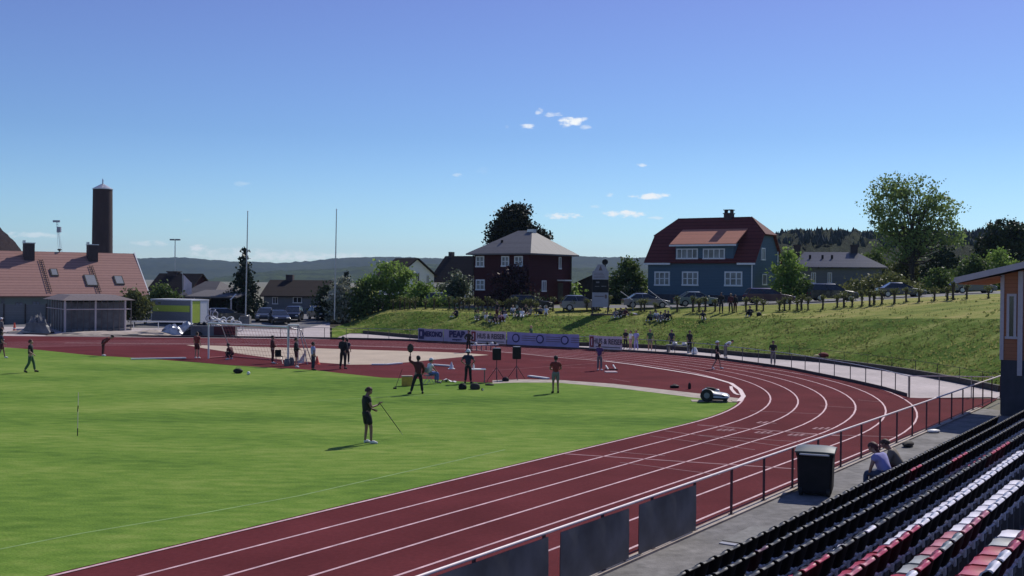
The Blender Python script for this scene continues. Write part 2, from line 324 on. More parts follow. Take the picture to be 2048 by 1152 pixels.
# smooth the crest a little by sampling finely
sheet('grass_bank', 664, 2500, 12, 0.0, 1.0, 20, M['bank'], noise=.035)
sheet('lawn', 700, 2500, 16, 1.0, 3.0, 10, M['lawn'], noise=.012)
sheet('street', 664, 2500, 30, 3.0, 4.0, 4, M['asphalt'])
sheet('car_park', -600, 664, 20, 0.0, 1.6, 6, M['path']); sheet('parking_asphalt', -600, 664, 20, 1.6, 4.0, 9, M['asphalt'])
sheet('street_verge', 664, 2500, 30, 4.0, 5.0, 12, M['lawn'])
sheet('town_ground', -600, 664, 30, 4.0, 5.0, 12, M['ground'])
b = MB(); b.cur = 0
b.add([(-5100, -400, -.05), (5100, -400, -.05), (5100, 5500, -.05), (-5100, 5500, -.05)], [(0, 1, 2, 3)])
tag(b.build('ground', M['ground']), kind='structure')
def flat(name, pts, material, z, kind='structure'):
    b = MB(); b.add([(p[0], p[1], z) for p in pts], [tuple(range(len(pts)))]); o = b.build(name, material); bm = bmesh.new(); bm.from_mesh(o.data); bmesh.ops.triangulate(bm, faces=bm.faces); bm.to_mesh(o.data); bm.free(); return tag(o, kind=kind)
EDGE = [(-600, 663), (0, 667.5), (130, 672), (360, 675), (477, 676), (609, 677.5), (742, 680), (830, 682.5), (931, 687.5), (1002, 691), (1158, 698.5), (1323, 708), (1420, 717), (1500, 728), (1583, 740), (1708, 765.5), (1770, 780), (1823, 796)]
EX = [e[0] for e in EDGE]; EY = [e[1] for e in EDGE]
def edge(x): return G(x, float(np.interp(x, EX, EY)))
exs = [-600, -300] + list(range(0, 1824, 24)) + [1823]
far = [edge(x) for x in exs]
# path between track and bank
pth = MB(); rows = [[], []]
for x in list(range(640, 2100, 20)):
    f = TP(x, .12); f.z = -.004
    e = edge(min(x, 1823)) if x <= 1823 else G(x, 796 - (x-1823)*.012 + max(0, x-1990)*.35)
    e = Vector((e.x, e.y, -.004)); rows[0].append(e); rows[1].append(f)
pth.grid(rows); tag(pth.build('path', M['path']), kind='structure')
NEARD = 9.62
tp = far + [G(1900, 797), G(1996, 797)] + [SN(47, NEARD), SN(-40, NEARD), SN(-40, 120)]
flat('running_track', [(p[0], p[1]) for p in tp], M['track'], 0.0)
# field grass: inner kerb of the straight and bend, then the edge of the D-area
gp = []
for a in range(-60, int(L0)+1, 4): gp.append(SN(a, D1+.12))
ang0 = math.atan2(-NV.y, -NV.x)
def arc(r, a): return CEN + Vector((math.cos(ang0+a), math.sin(ang0+a), 0))*r
aend = 0
for k in range(0, 200):
    a = k*math.pi/400; p = arc(RIN-.12, a); q = PR(p)
    if q[0] > 1440 and q[1] < 806: aend = a; break
    if k % 4 == 0: gp.append(p)
DED = [(1472, 804), (1410, 797), (1340, 788), (1227, 774), (1113, 764), (1036, 764), (985, 766), (930, 764), (868, 759), (764, 755.5), (676, 746), (640, 741.5), (588, 738), (530, 735), (470, 731), (360, 722.5), (256, 715), (182, 711), (78, 700), (10, 695), (-200, 681), (-600, 672)]
gp += [G(x, y) for x, y in DED]
flat('grass_field', [(p[0], p[1]) for p in gp], M['field'], .008)
# pale worn strip along the D-area edge
st = [(1478, 797), (1420, 790), (1340, 781), (1227, 768), (1113, 760), (1040, 759), (985, 761)]
sp = [G(x, y) for x, y in st] + [G(x, y) for x, y in [(985, 767.5), (1036, 765.5), (1113, 765.5), (1227, 775.5), (1340, 789.5), (1410, 798.5), (1474, 805.5)]]
flat('worn_strip', [(p[0], p[1]) for p in sp], M['kerb'], .013)
gv = [(372, 690), (404, 690.5), (454, 692), (560, 695), (640, 697), (772, 701), (860, 703.5), (933, 706.5), (978, 710), (981, 709.5), (913, 715), (823, 724), (764, 729), (699, 729.5), (620, 723.8), (577, 721), (536, 715.5), (462, 705), (410, 697)]
flat('gravel_area', [tuple(G(x, y))[:2] for x, y in gv if (x, y) != (981, 709.5)], M['sand'], .006)
# lane lines
def stripname(pts, wd, z, b):
    rows = [[], []]
    for i, p in enumerate(pts):
        a = pts[max(0, i-1)]; c = pts[min(len(pts)-1, i+1)]; d = (Vector(c)-Vector(a)); d.z = 0; d.normalize(); n = Vector((-d.y, d.x, 0))
        rows[0].append((p[0]+n.x*wd/2, p[1]+n.y*wd/2, z)); rows[1].append((p[0]-n.x*wd/2, p[1]-n.y*wd/2, z))
    b.grid(rows)
b = MB()
for k in range(7):
    pts = [SN(a, D1-1.22*k) for a in np.arange(-40, L0, 3)]
    pts += [arc(RIN+1.22*k, t) for t in np.linspace(0, R(178), 70)]
    e = pts[-1]; pts += [e - SV*q for q in (5, 12, 20, 40)]
    stripname(pts, .07 if k else .09, .004 if k else .014, b)
tag(b.build('lane_lines', M['line']), kind='structure')
b = MB()
for (x0, y0, x1, y1, wd) in [(1130, 908, 1590, 938, .12), (1240, 925, 1440, 950, .05), (1395, 850, 1680, 872, .12), (1330, 862, 1560, 892, .06), (1300, 872, 1510, 900, .05), (1220, 903, 1330, 912, .05), (1390, 870, 1600, 884, .06), (1600, 868, 1790, 874, .07),
    (1500, 822, 1640, 828, .06), (1640, 812, 1715, 816, .06), (1716, 800, 1760, 804, .06), (1060, 720, 1225, 724, .06), (985, 741, 1190, 727, .06), (1100, 733, 1170, 736, .05), (1220, 757, 1260, 764, .05)]:
    stripname([G(x0, y0), G(x1, y1)], wd, .0065, b)
for (x, y) in [(1448, 861), (1524, 866), (1590, 871), (1640, 858), (1528, 846)]:        # lane numerals and start boxes
    for q in range(3):
        a = G(x-14+q*12, y); stripname([a, a+SV*.5], .10, .0068, b)
        stripname([a, a-NV*.3], .07, .0075, b)
tag(b.build('track_markings', mat('worn_marking', (.30, .13, .145), .8, var=.4, scale=2)), kind='structure')
b = MB(); stripname([G(x, y) for x, y in [(1210, 722.5), (1270, 730), (1332, 739.6), (1390, 749), (1431, 757.8), (1462, 767), (1480, 780), (1487, 793), (1478, 803)]], .22, .017, b)
stripname([G(x, y) for x, y in [(1462, 773), (1463, 779), (1470, 787), (1477, 790)]], .16, .0165, b)
stripname([G(x, y) for x, y in [(130, 686), (195, 686.5), (420, 688), (640, 690), (927, 698), (988, 703), (1046, 708), (1114, 715), (1210, 722.5)]], .13, .0165, b)
tag(b.build('inner_lane_line', M['lineb']), kind='structure')
b = MB(); stripname([G(x, y) for x, y in [(-20, 1103), (160, 1068), (400, 1028), (600, 992), (848, 936), (1010, 900)]], .07, .0115, b)
stripname([G(x, y) for x, y in [(620, 803), (760, 795), (880, 789)]], .07, .0115, b)
tag(b.build('field_lines', mat('faint_field_paint', (.20, .32, .08), .8, var=.25, scale=2)), kind='structure')

# ------------------------------------------------------------------ far hills
def hillmat(name, c0, c1, sc=.02):
    m, t, bb = nodes(name)
    tc = t.nodes.new('ShaderNodeTexCoord'); n = t.nodes.new('ShaderNodeTexNoise'); n.inputs['Scale'].default_value = sc; n.inputs['Detail'].default_value = 8; n.inputs['Roughness'].default_value = .7
    t.links.new(tc.outputs['Object'], n.inputs[0]); c = t.nodes.new('ShaderNodeValToRGB'); c.color_ramp.elements[0].position = .38; c.color_ramp.elements[1].position = .62
    c.color_ramp.elements[0].color = (*c0, 1); c.color_ramp.elements[1].color = (*c1, 1); t.links.new(n.outputs[0], c.inputs[0]); t.links.new(c.outputs[0], bb.inputs['Base Color'])
    bb.inputs['Roughness'].default_value = .95; bb.inputs['Specular IOR Level'].default_value = .1
    bp = t.nodes.new('ShaderNodeBump'); bp.inputs['Distance'].default_value = 12; bp.inputs['Strength'].default_value = .8; t.links.new(n.outputs[0], bp.inputs['Height']); t.links.new(bp.outputs[0], bb.inputs['Normal'])
    return m
def hills(name, prof_, D, back, m, rough=3.0, x0=-300, x1=2400, step=10, foot=.72):
    xs = np.arange(x0, x1+1, step); px = [p[0] for p in prof_]; py = [p[1] for p in prof_]; rows = []
    rg = np.random.default_rng(int(D)); nrow = 14
    for k in range(nrow+4):
        row = []
        for x in xs:
            top = AD(x, float(np.interp(x, px, py)), D)
            if k <= nrow: f = k/nrow; d = D*(foot+(1-foot)*f); z = -1.5 + (top.z+1.5)*(math.sin(f*math.pi/2)**1.25)
            else: f = (k-nrow)/3; d = D*(1+back*f); z = top.z*(1-f*.7)
            r = ray(x, 540); row.append((r.x/r.y*d, d, z + (rg.normal(0, rough) if 0 < k else 0)*min(1, k/4)))
        rows.append(row)
    b = MB(); b.grid(rows); return tag(b.build(name, m, smooth=True), kind='structure')
hills('far_hills', [(-300, 500), (0, 512), (200, 522), (270, 518), (350, 516), (400, 518), (460, 524), (520, 524), (560, 527), (620, 523), (680, 517), (760, 514), (870, 517), (940, 521), (1100, 517), (1140, 514), (1220, 515), (1300, 517), (1500, 514), (2400, 520)], 3800, .3, hillmat('far_forest', (.022, .034, .022), (.045, .060, .032), .006), 1.6)
hills('near_hills', [(-300, 570), (350, 572), (430, 556), (520, 545), (600, 540), (680, 538), (760, 530), (850, 528), (940, 534), (1140, 536), (1300, 538), (1500, 540), (2400, 540)], 2300, .2, hillmat('mid_forest', (.022, .036, .016), (.055, .08, .025), .012), 1.3)
hills('wooded_hill', [(1400, 545), (1500, 492), (1560, 473), (1620, 469), (1690, 471), (1760, 474), (1850, 473), (1940, 472), (2048, 462), (2400, 452)], 520, .4, hillmat('near_forest', (.012, .020, .008), (.030, .042, .014), .08), 1.2, x0=1400, x1=2500, foot=.5)
hills('dark_hill', [(-300, 380), (-100, 425), (0, 458), (12, 470), (28, 485), (45, 505), (80, 560)], 420, .3, hillmat('hill_heather', (.030, .018, .020), (.050, .030, .026), .1), .25, x0=-300, x1=80, step=5, foot=.55)

# ------------------------------------------------------------------ foliage
def cards(pts, size, rg, flatten=0.0):
    n = len(pts); a = rg.normal(size=(n, 3)); a /= np.linalg.norm(a, axis=1)[:, None]
    bb = rg.normal(size=(n, 3)); bb -= (bb*a).sum(1)[:, None]*a; bb /= np.linalg.norm(bb, axis=1)[:, None]
    s = size*rg.uniform(.55, 1.35, (n, 1)); a = a*s*.5; bb = bb*s*.36
    v = np.empty((n, 4, 3)); v[:, 0] = pts-a; v[:, 1] = pts-bb*1.0; v[:, 2] = pts+a; v[:, 3] = pts+bb
    return v.reshape(-1, 3)
def cardmesh(name, v, material, parent):
    n = len(v)//4; me = bpy.data.meshes.new(name); me.vertices.add(len(v)); me.vertices.foreach_set('co', v.astype(np.float32).ravel())
    me.loops.add(n*4); me.loops.foreach_set('vertex_index', np.arange(n*4, dtype=np.int32)); me.polygons.add(n); me.polygons.foreach_set('loop_start', np.arange(0, n*4, 4, dtype=np.int32))
    me.update(calc_edges=True); me.validate(); me.materials.append(material)
    o = link(bpy.data.objects.new(name, me)); o.parent = parent; return o
def tree(name, label, cat, base, blobs, leaf, n_clump, per, m, trunk_r=.2, trunk_h=None, seed=1, group=None, spread=.5, sparse=0.0, stems=1):
    """blobs: list of (dx,dy,dz, rx,ry,rz) crown volumes above the base"""
    rg = np.random.default_rng(seed); t = thing(name, label, cat, base, 0, group)
    vol = np.array([q[3]*q[4]*q[5] for q in blobs])**.75; vol = vol/vol.sum(); cl = []
    for q, v in zip(blobs, vol):
        k = max(2, int(n_clump*v)); d = rg.normal(size=(k, 3)); d /= np.linalg.norm(d, axis=1)[:, None]
        r = rg.uniform(.25 if not sparse else .15, 1, (k, 1))**.45
        cl.append(np.array(q[:3]) + d*r*np.array(q[3:]))
    cl = np.concatenate(cl); cl[:, 2] = np.maximum(cl[:, 2], .1)
    pts = []
    for c in cl:
        k = max(3, int(per*rg.uniform(.5, 1.5))); s = spread*rg.uniform(.6, 1.3)
        pts.append(c + rg.normal(size=(k, 3))*np.array([s, s, s*.62]))
    pts = np.concatenate(pts); pts[:, 2] = np.maximum(pts[:, 2], .03)
    cardmesh('crown', cards(pts, leaf, rg), m, t)
    top = max(q[2] for q in blobs); th = trunk_h or top*.75
    b = MB()
    for s_ in range(stems):
        ox = rg.uniform(-.25, .25)*(stems > 1)*2; b.tube((ox*.5, 0, -.3), (ox, 0, th*.5), trunk_r/stems**.5, trunk_r*.75/stems**.5); b.tube((ox, 0, th*.5), (ox*1.5+.1, 0, th), trunk_r*.75/stems**.5, trunk_r*.35/stems**.5)
    for i in range(min(46 if not sparse else 90, len(cl))):
        c = cl[rg.integers(len(cl))]; z0 = min(c[2]*.8, rg.uniform(.3, 1)*th); a = Vector((0.05, 0, z0)); e = Vector(c)
        mid = a.lerp(e, .5) + Vector((0, 0, -.1*(e-a).length)); b.tube(a, mid, trunk_r*.3, trunk_r*.18, 5, False); b.tube(mid, e, trunk_r*.18, trunk_r*.06, 5, False)
    b.build('trunk', M['bark'], t); return t
def conifer(label, base, h, rad, m, seed=1, group=None, name='spruce_tree'):
    rg = np.random.default_rng(seed); t = thing(name, label, 'tree', base, 0, group); P = []
    lv = int(h*2.2)
    for i in range(lv):
        z = h*(.06+.92*i/lv); rr = rad*(1-i/lv)**.85*rg.uniform(.75, 1.15)+.1; nb = max(6, int(14*(1-i/lv))+5)
        for k in range(nb):
            a = rg.uniform(0, 2*math.pi); L = rr*rg.uniform(.6, 1.15); n = max(4, int(L*9))
            u = rg.uniform(.05, 1, n); P.append(np.stack([np.cos(a)*L*u, np.sin(a)*L*u, z - L*.35*u*u + rg.normal(0, .06, n)], 1) + rg.normal(0, .10, (n, 3)))
    P = np.concatenate(P); P[:, 2] = np.maximum(P[:, 2], .05); cardmesh('crown', cards(P, .42, rg), m, t)
    b = MB(); b.tube((0, 0, -.3), (0, 0, h*.98), .22, .03); b.build('trunk', M['bark'], t); return t
LF = dict(
 bright=leafmat('bright_leaves', (.10, .19, .035), (.28, .38, .09), .5), mid=leafmat('mid_leaves', (.045, .085, .022), (.14, .19, .05), .42), airy=leafmat('airy_leaves', (.09, .16, .045), (.30, .38, .12), .5), dark=leafmat('dark_leaves', (.018, .034, .014), (.045, .065, .024), .22),
 spruce=leafmat('spruce_needles', (.012, .026, .016), (.03, .05, .025), .12), white=leafmat('blossom', (.07, .10, .04), (.50, .50, .42), .3), purple=leafmat('purple_leaves', (.040, .018, .022), (.085, .040, .040), .3), grey=leafmat('silvery_leaves', (.05, .075, .04), (.16, .19, .12), .35), olive=leafmat('olive_leaves', (.060, .078, .024), (.19, .20, .07), .38))
def at(x, d, z=None):                       # ground point at photo column x, distance d
    return colpt(x, d, zat(x, d) if z is None else z)
def mpx(d): return d/FPX
def bush(label, x, y0, y1, w, d, m, seed, name='bush', cat='bush', group=None, leaf=.26, dens=1.0, sparse=0, trunk=None, spread=None, blobs=None, **kw):
    """crown filling photo rows y0..y1, w photo pixels wide, standing at distance d"""
    base = at(x, d); top = AD(x, y0, d).z; bot = max(base.z, AD(x, y1, d).z); s = mpx(d); hw = w*s/2; 
    if name in ('bush', 'shrub', 'hedge'): bot = base.z - .1
    h = top-bot; cz = bot-base.z
    if blobs is None:
        rg = random.Random(seed); blobs = []
        nb = max(3, int(w*s/1.6))
        for i in range(nb):
            f = (i+.5)/nb*2-1; k = math.sqrt(max(.15, 1-f*f*.85)); rz = h*.5*k*rg.uniform(.8, 1.05)
            blobs.append((f*hw*.8, rg.uniform(-.3, .3)*hw*.5, cz+rz*.95, max(.6, hw/nb*1.7), max(.7, min(hw*.7, 2.5)), rz))
        blobs.append((0, 0, cz+h*.55, hw*.55, hw*.5 if hw < 3 else 2.5, h*.45))
    area = w*s*h; n = int(max(16, area*8.5*dens))
    return tree(name, label, cat, base, blobs, leaf*1.35, n, 20, m, trunk_r=trunk or max(.06, h*.022), seed=seed, group=group, spread=spread or .38, sparse=sparse, **kw)
# ------------------------------------------------------------------ buildings
class House:
    def __init__(s, name, label, cat, px, d, z, rz, group=None):
        s.O = colpt(px, d, z); s.rz = R(rz); s.t = thing(name, label, cat, s.O, s.rz, group)
        s.ex = Vector((math.cos(s.rz), math.sin(s.rz), 0)); s.ey = Vector((-math.sin(s.rz), math.cos(s.rz), 0))
    def u(s, px, y, base, dr):
        r = ray(px, y); k = r.x/r.y; u = (k*base.y-base.x)/(dr.x-k*dr.y); P = base+dr*u
        return u, CAMH + r.z/r.y*P.y - s.O.z
    def rect(s, face, px0, y0, px1, y1, W=0):
        base = s.O if face in ('front', 'left') else s.O + s.ex*W
        dr = s.ex if face == 'front' else s.ey
        a = s.u(px0, y1, base, dr); b_ = s.u(px1, y0, base, dr); return a[0], b_[0], a[1], b_[1]
    def window(s, face, px0, y0, px1, y1, W=0, nm=2, fr=None, gl=None, off=0.0, t=.09, hbar=0, name='window'):
        u0, u1, z0, z1 = s.rect(face, px0, y0, px1, y1, W)
        if u0 > u1: u0, u1 = u1, u0
        fr = fr or M['white']; gl = gl or M['curtain']; f = MB(); g = MB()
        def bx(m, a0, a1, c0, c1, d0, d1):
            if face == 'front': m.b2(a0, a1, -off-d1, -off-d0, c0, c1)
            elif face == 'right': m.b2(W+off+d0, W+off+d1, a0, a1, c0, c1)
            else: m.b2(-off-d1, -off-d0, a0, a1, c0, c1)
        bx(f, u0, u1, z1-t, z1, .002, .07); bx(f, u0-.04, u1+.04, z0-.03, z0+t, .002, .10); bx(f, u0, u0+t, z0+t, z1-t, .002, .068); bx(f, u1-t, u1, z0+t, z1-t, .002, .068)
        for k in range(1, nm+1):
            c = u0+(u1-u0)*k/(nm+1); bx(f, c-t*.42, c+t*.42, z0+t, z1-t, .002, .066)
        for k in range(hbar):
            c = z0+(z1-z0)*(k+1)/(hbar+1); bx(f, u0+t, u1-t, c-t*.25, c+t*.25, .002, .06)
        bx(g, u0+t*.5, u1-t*.5, z0+t*.5, z1-t*.5, .001, .022)
        o = f.build(name, fr, s.t); g.build('pane', gl, o); return o
def gable_roof(m, W, D, ze, zr, oh=.45, th=.14, inset=0.0, zb=None, oe=.35):
    """ridge along x; optional half hips (inset, break height zb)"""
    yb = None; k = (zr-ze)/(D/2)
    for sgn in (0, 1):
        def P(x, y, z): return (x, y if not sgn else D-y, z)
        ze_, y0 = ze-k*oh, -oh
        if inset:
            ybk = (zb-ze)/k; pts = [P(-oe, y0, ze_), P(W+oe, y0, ze_), P(W+oe, ybk, zb), P(W-inset, D/2, zr), P(inset, D/2, zr), P(-oe, ybk, zb)]
        else: pts = [P(-oe, y0, ze_), P(W+oe, y0, ze_), P(W+oe, D/2, zr), P(-oe, D/2, zr)]
        if sgn: pts.reverse()
        m.slab(pts, th)
    if inset:
        ybk = (zb-ze)/k
        m.slab([(W+oe+.05, ybk-.1, zb-.02), (W+oe+.05, D-ybk+.1, zb-.02), (W-inset, D/2, zr+.03)], th); m.slab([(-oe-.05, D-ybk+.1, zb-.02), (-oe-.05, ybk-.1, zb-.02), (inset, D/2, zr+.03)], th)
def hip_roof(m, W, D, ze, zr, r0, r1, oh=.5, th=.14):
    a, b_, c, d_ = (-oh, -oh, ze), (W+oh, -oh, ze), (W+oh, D+oh, ze), (-oh, D+oh, ze); p, q = (r0, D/2, zr), (r1, D/2, zr)
    m.add([a, b_, c, d_, p, q], [(0, 1, 5, 4), (1, 2, 5), (2, 3, 4, 5), (3, 0, 4), (3, 2, 1, 0)]); m.prism([a, b_, c, d_], (0, 0, -th))
def gable_walls(m, W, D, ze, zr, zb=None):
    m.b2(0, W, 0, D, -1.0, ze)
    if zb is None: m.prism([(0.002, 0, ze), (0.002, D, ze), (0.002, D/2, zr)], (W-.004, 0, 0))
    else:
        yb = (zb-ze)/((zr-ze)/(D/2)); m.prism([(0.002, 0, ze), (0.002, D, ze), (0.002, D-yb, zb), (0.002, yb, zb)], (W-.004, 0, 0))

# blue house
zb_ = 3.5
H = House('house', 'blue timber house with steep red half hipped roof and wide dormer', 'house', 1295, 120.55, zb_, -33)
W, D, ze, zr, zk = 12.1, 8.0, 7.8-zb_, 12.4-zb_, 10.45-zb_
m = MB(); gable_walls(m, W, D, ze, zr, zk); m.build('wall', M['blueboard'], H.t)
m = MB(); m.b2(-.06, W+.06, -.06, D+.06, -1.0, .55); m.build('foundation', M['conc_d'], H.t)
m = MB(); gable_roof(m, W, D, ze, zr, .35, .16, 1.9, zk, .3); rf = m.build('roof', M['redtile'], H.t)
m = MB(); zc = zr
cu = H.u(1458, 430, H.O + H.ey*(D/2), H.ex)[0]
m.b2(cu-.45, cu+.45, D/2-.4, D/2+.4, zc-.6, zc+.45); m.b2(cu-.52, cu+.52, D/2-.47, D/2+.47, zc+.45, zc+.55); m.b2(cu-.4, cu-.25, D/2-.35, D/2+.35, zc+.55, zc+.85); m.b2(cu+.25, cu+.4, D/2-.35, D/2+.35, zc+.55, zc+.85); m.b2(cu-.5, cu+.5, D/2-.45, D/2+.45, zc+.85, zc+.93)
m.build('chimney', M['brick'], rf)
u0, u1, z0, z1 = H.rect('front', 1352, 489, 1468, 518)
m = MB(); m.b2(u0, u1, -.12, 3.2, z0-.2, z1+.15); dm = m.build('dormer', M['blueboard'], H.t)
m = MB(); kz = .28; m.slab([(u0-.45, -.65, z1-.02), (u1+.45, -.65, z1-.02), (u1+.45, 3.3, z1+1.95), (u0-.45, 3.3, z1+1.95)], .12); m.build('dormer_roof', M['orangetile'], dm)
m = MB(); m.b2(u0-.5, u1+.5, -.72, -.66, z1-.16, z1+.02); m.build('gutter', M['white'], dm)
m = MB(); m.b2(-.3, u0-.5, -.46, -.38, ze-.55, ze-.35); m.b2(u1+.5, W+.3, -.46, -.38, ze-.55, ze-.35); m.build('gutter', M['white'], H.t)
m = MB(); m.tube((W-.15, -.1, ze-.4), (W-.15, -.1, .3), .07); m.build('downpipe', M['white'], H.t)
m = MB(); m.tube((W+.1, D-1.0, ze+1.0), (W+.1, D-1.0, .3), .06); m.build('downpipe', M['white'], H.t)
for (a, b_, c, d_, n_) in [(1354, 497, 1397, 518, 4), (1407, 497, 1451, 518, 4)]: H.window('front', a, b_, c, d_, nm=n_-1, off=.12, t=.12)
for (a, b_, c, d_, n_) in [(1309, 543, 1340, 571, 2), (1364, 543, 1397, 571, 2), (1449, 543, 1485, 572, 2)]: H.window('front', a, b_, c, d_, nm=n_, t=.15, hbar=1)
H.window('right', 1522, 496, 1530, 520, W, 0, t=.12); H.window('right', 1524, 548, 1533, 570, W, 0, t=.12)
# red house
zb_ = 2.75
H = House('house', 'square dark red timber house under a grey hipped slate roof', 'house', 947, 119.2, zb_, -36.3)
W, D = 7.33, 8.0; ze = 8.25-zb_; zr = 10.85-zb_
m = MB(); m.b2(0, W, 0, D, -1, ze); m.build('wall', M['redboard'], H.t)
m = MB(); hip_roof(m, W, D, ze, zr, W*.40, W*.66, .65); rf = m.build('roof', M['slate'], H.t)
m = MB(); m.tube((W*.35, 1.6, ze+.6), (W*.35, 1.6, ze+1.5), .14); m.build('roof_vent', M['black'], rf)
m = MB(); m.tube((W-.7, 6.2, ze+.2), (W-.7, 6.2, ze+.9), .14); m.build('roof_vent', M['black'], rf)
m = MB(); m.b2(W*.6, W*.6+.8, D/2-.3, D/2+.3, zr-.4, zr+.12); m.build('chimney', M['metalcap'], rf)
for q in [(952, 512, 969, 534, 1), (1003, 512, 1019, 533, 1), (1029, 512, 1046, 533, 1), (952, 559, 970, 580, 1)]: H.window('front', *q[:4], nm=q[4], t=.13, hbar=1)
H.window('right', 1117, 514, 1122, 538, W, 0, t=.10); H.window('right', 1083, 561, 1092, 583, W, 1, t=.10)
u0, u1, z0, z1 = H.rect('right', 1114, 557, 1127, 562, W)
m = MB(); m.b2(W+.02, W+1.1, u0, u1, z0, z0+.14); m.build('porch_roof', M['white'], H.t)
m = MB(); m.b2(W+.01, W+.07, u0+.15, u1-.15, .3, z0-.2); m.build('door', M['dkwood'], H.t)
m = MB(); m.tube((-.05, -.1, ze), (-.05, -.1, 0), .07); m.tube((W+.08, D-.1, ze), (W+.08, D-.1, 0), .07); m.build('downpipe', M['dkwood'], H.t)
# white houses
H = House('house', 'white timber house with dark gabled roof behind the bright green tree', 'house', 758, 149, 1.5, -42)
W, D = 3.8, 6.6; ze = 6.05-1.5; zr = 8.2-1.5
m = MB(); gable_walls(m, W, D, ze, zr); m.build('wall', M['whitewall'], H.t); m = MB(); gable_roof(m, W, D, ze, zr, .45, .15); m.build('roof', M['darkroof'], H.t)
for q in [(829, 545, 839, 571), (852, 550, 858, 572)]: H.window('right', *q, W, 1, gl=M['glass'], t=.1)
H.window('right', 821, 578, 830, 592, W, 1, gl=M['glass'], t=.1)
H = House('house', 'pale house with black gabled roof and chimney left of the red house', 'house', 863, 156, 1.5, -30)
W, D = 6.2, 8.0; ze = 5.4-1.5; zr = 8.75-1.5
m = MB(); gable_walls(m, W, D, ze, zr); m.build('wall', M['whitewall'], H.t); m = MB(); gable_roof(m, W, D, ze, zr, .45, .15); rf = m.build('roof', M['darkroof'], H.t)
m = MB(); m.b2(.4, 1.0, D/2-.4, D/2+.3, zr-.6, zr+.7); m.build('chimney', M['brick'], rf); H.window('right', 915, 548, 925, 562, W, 1, gl=M['glass'], t=.1)
# brown house
H = House('house', 'low dark brown house with a long roof behind the parked cars', 'house', 527, 138, 1.1, -6)
W, D = 7.6, 7.0; ze = 3.3-1.1; zr = 5.05-1.1
m = MB(); gable_walls(m, W, D, ze, zr); m.build('wall', M['greyboard'], H.t); m = MB(); gable_roof(m, W, D, ze, zr, .5, .15); rf = m.build('roof', M['darkroof'], H.t)
m = MB(); cu = H.u(580, 555, H.O+H.ey*(D/2), H.ex)[0]; m.b2(cu-.45, cu+.45, D/2-.35, D/2+.35, zr-.5, zr+.8); m.build('chimney', M['brick'], rf)
for q in [(545, 594, 556, 608), (586, 594, 604, 606)]: H.window('front', *q, nm=1, gl=M['glass'], t=.08)
# big tiled house at left
H = House('house', 'long house with pale terracotta tiled roof and two square chimneys', 'house', -93, 116.2, .9, 36)
base = H.O; W = H.u(291, 590, H.O, H.ex)[0]; D = 11.2; ze = 3.45-.9; zr = 8.05-.9
m = MB(); gable_walls(m, W, D, ze, zr); m.build('wall', M['greenwall'], H.t); m = MB(); gable_roof(m, W, D, ze, zr, .5, .18, oe=.3); rf = m.build('roof', M['terracotta'], H.t)
m = MB(); k_ = (zr-ze)/(D/2)
m.slab([(W+.3, -.55, ze-.45*k_-.02), (W+.42, -.55, ze-.45*k_-.02), (W+.42, D/2, zr+.2), (W+.3, D/2, zr+.2)], .1); m.build('bargeboard', M['white'], rf)
for px in (57, 184):
    cu = H.u(px, 505, H.O+H.ey*(D/2-.9), H.ex)[0]; m = MB(); yy = D/2-1.0
    m.b2(cu-.55, cu+.55, yy-.45, yy+.45, zr-2.0, zr+1.0); c = m.build('chimney', M['brick'], rf)
    m = MB(); m.b2(cu-.62, cu+.62, yy-.52, yy+.52, zr+1.0, zr+1.1); m.b2(cu-.6, cu-.4, yy-.3, yy+.3, zr+1.1, zr+1.35); m.build('chimney_cap', M['metalcap'], c)
def onroof(px, py):                          # point of the front roof plane seen at photo position
    d = ray(px, py); o = Vector((0, 0, CAMH)); n = (H.ex.cross((H.ey*(D/2) + Vector((0, 0, zr-ze))))).normalized(); p0 = H.O+Vector((0, 0, ze))
    t = (p0-o).dot(n)/d.dot(n); P = o+d*t - H.O; return P.dot(H.ex), P.dot(H.ey), P.z
for (a, b_, c, d_) in [(102, 541, 113, 555), (173, 553, 189, 575), (231, 555, 243, 572)]:
    x0, y0, z0 = onroof(a, d_); x1, y1, z1 = onroof(c, b_); sl = Vector((0, D/2, zr-ze)).normalized()
    f = MB(); ln = max(.6, (y1-y0)/sl.y); nrm = Vector((0, -sl.z, sl.y)); p = Vector((x0, y0, z0)) + nrm*.19
    f.slab([p, p+Vector((x1-x0, 0, 0)), p+Vector((x1-x0, 0, 0))+sl*ln, p+sl*ln], .1); o = f.build('roof_window', M['dkwood'], rf)
    g = MB(); i_ = .12; p2 = p+nrm*.1+Vector((i_, 0, 0))+sl*i_; g.slab([p2, p2+Vector((x1-x0-2*i_, 0, 0)), p2+Vector((x1-x0-2*i_, 0, 0))+sl*(ln-2*i_), p2+sl*(ln-2*i_)], .02); g.build('pane', M['grey'], o)
for (xa, ya, xb, yb) in [(78, 522, 102, 588), (178, 534, 201, 588)]:
    p = Vector(onroof(xa, ya)); q = Vector(onroof(xb, yb)); nrm = Vector((0, -1, 1)).normalized()*.28; f = MB(); n_ = 15
    q.x = p.x = (p.x+q.x)/2
    for s_ in (-.2, .2): f.tube(p+nrm+Vector((s_, 0, 0)), q+nrm+Vector((s_, 0, 0)), .03, n=4)
    for k in range(n_): c = p.lerp(q, (k+.5)/n_)+nrm; f.tube(c-Vector((.2, 0, 0)), c+Vector((.2, 0, 0)), .03, n=4)
    f.build('roof_ladder', M['black'], rf)
for q in [(2, 596, 9, 616), (30, 604, 46, 616), (64, 602, 80, 618)]: H.window('front', *q, nm=1, gl=M['grey'], fr=M['conc'], t=.1)
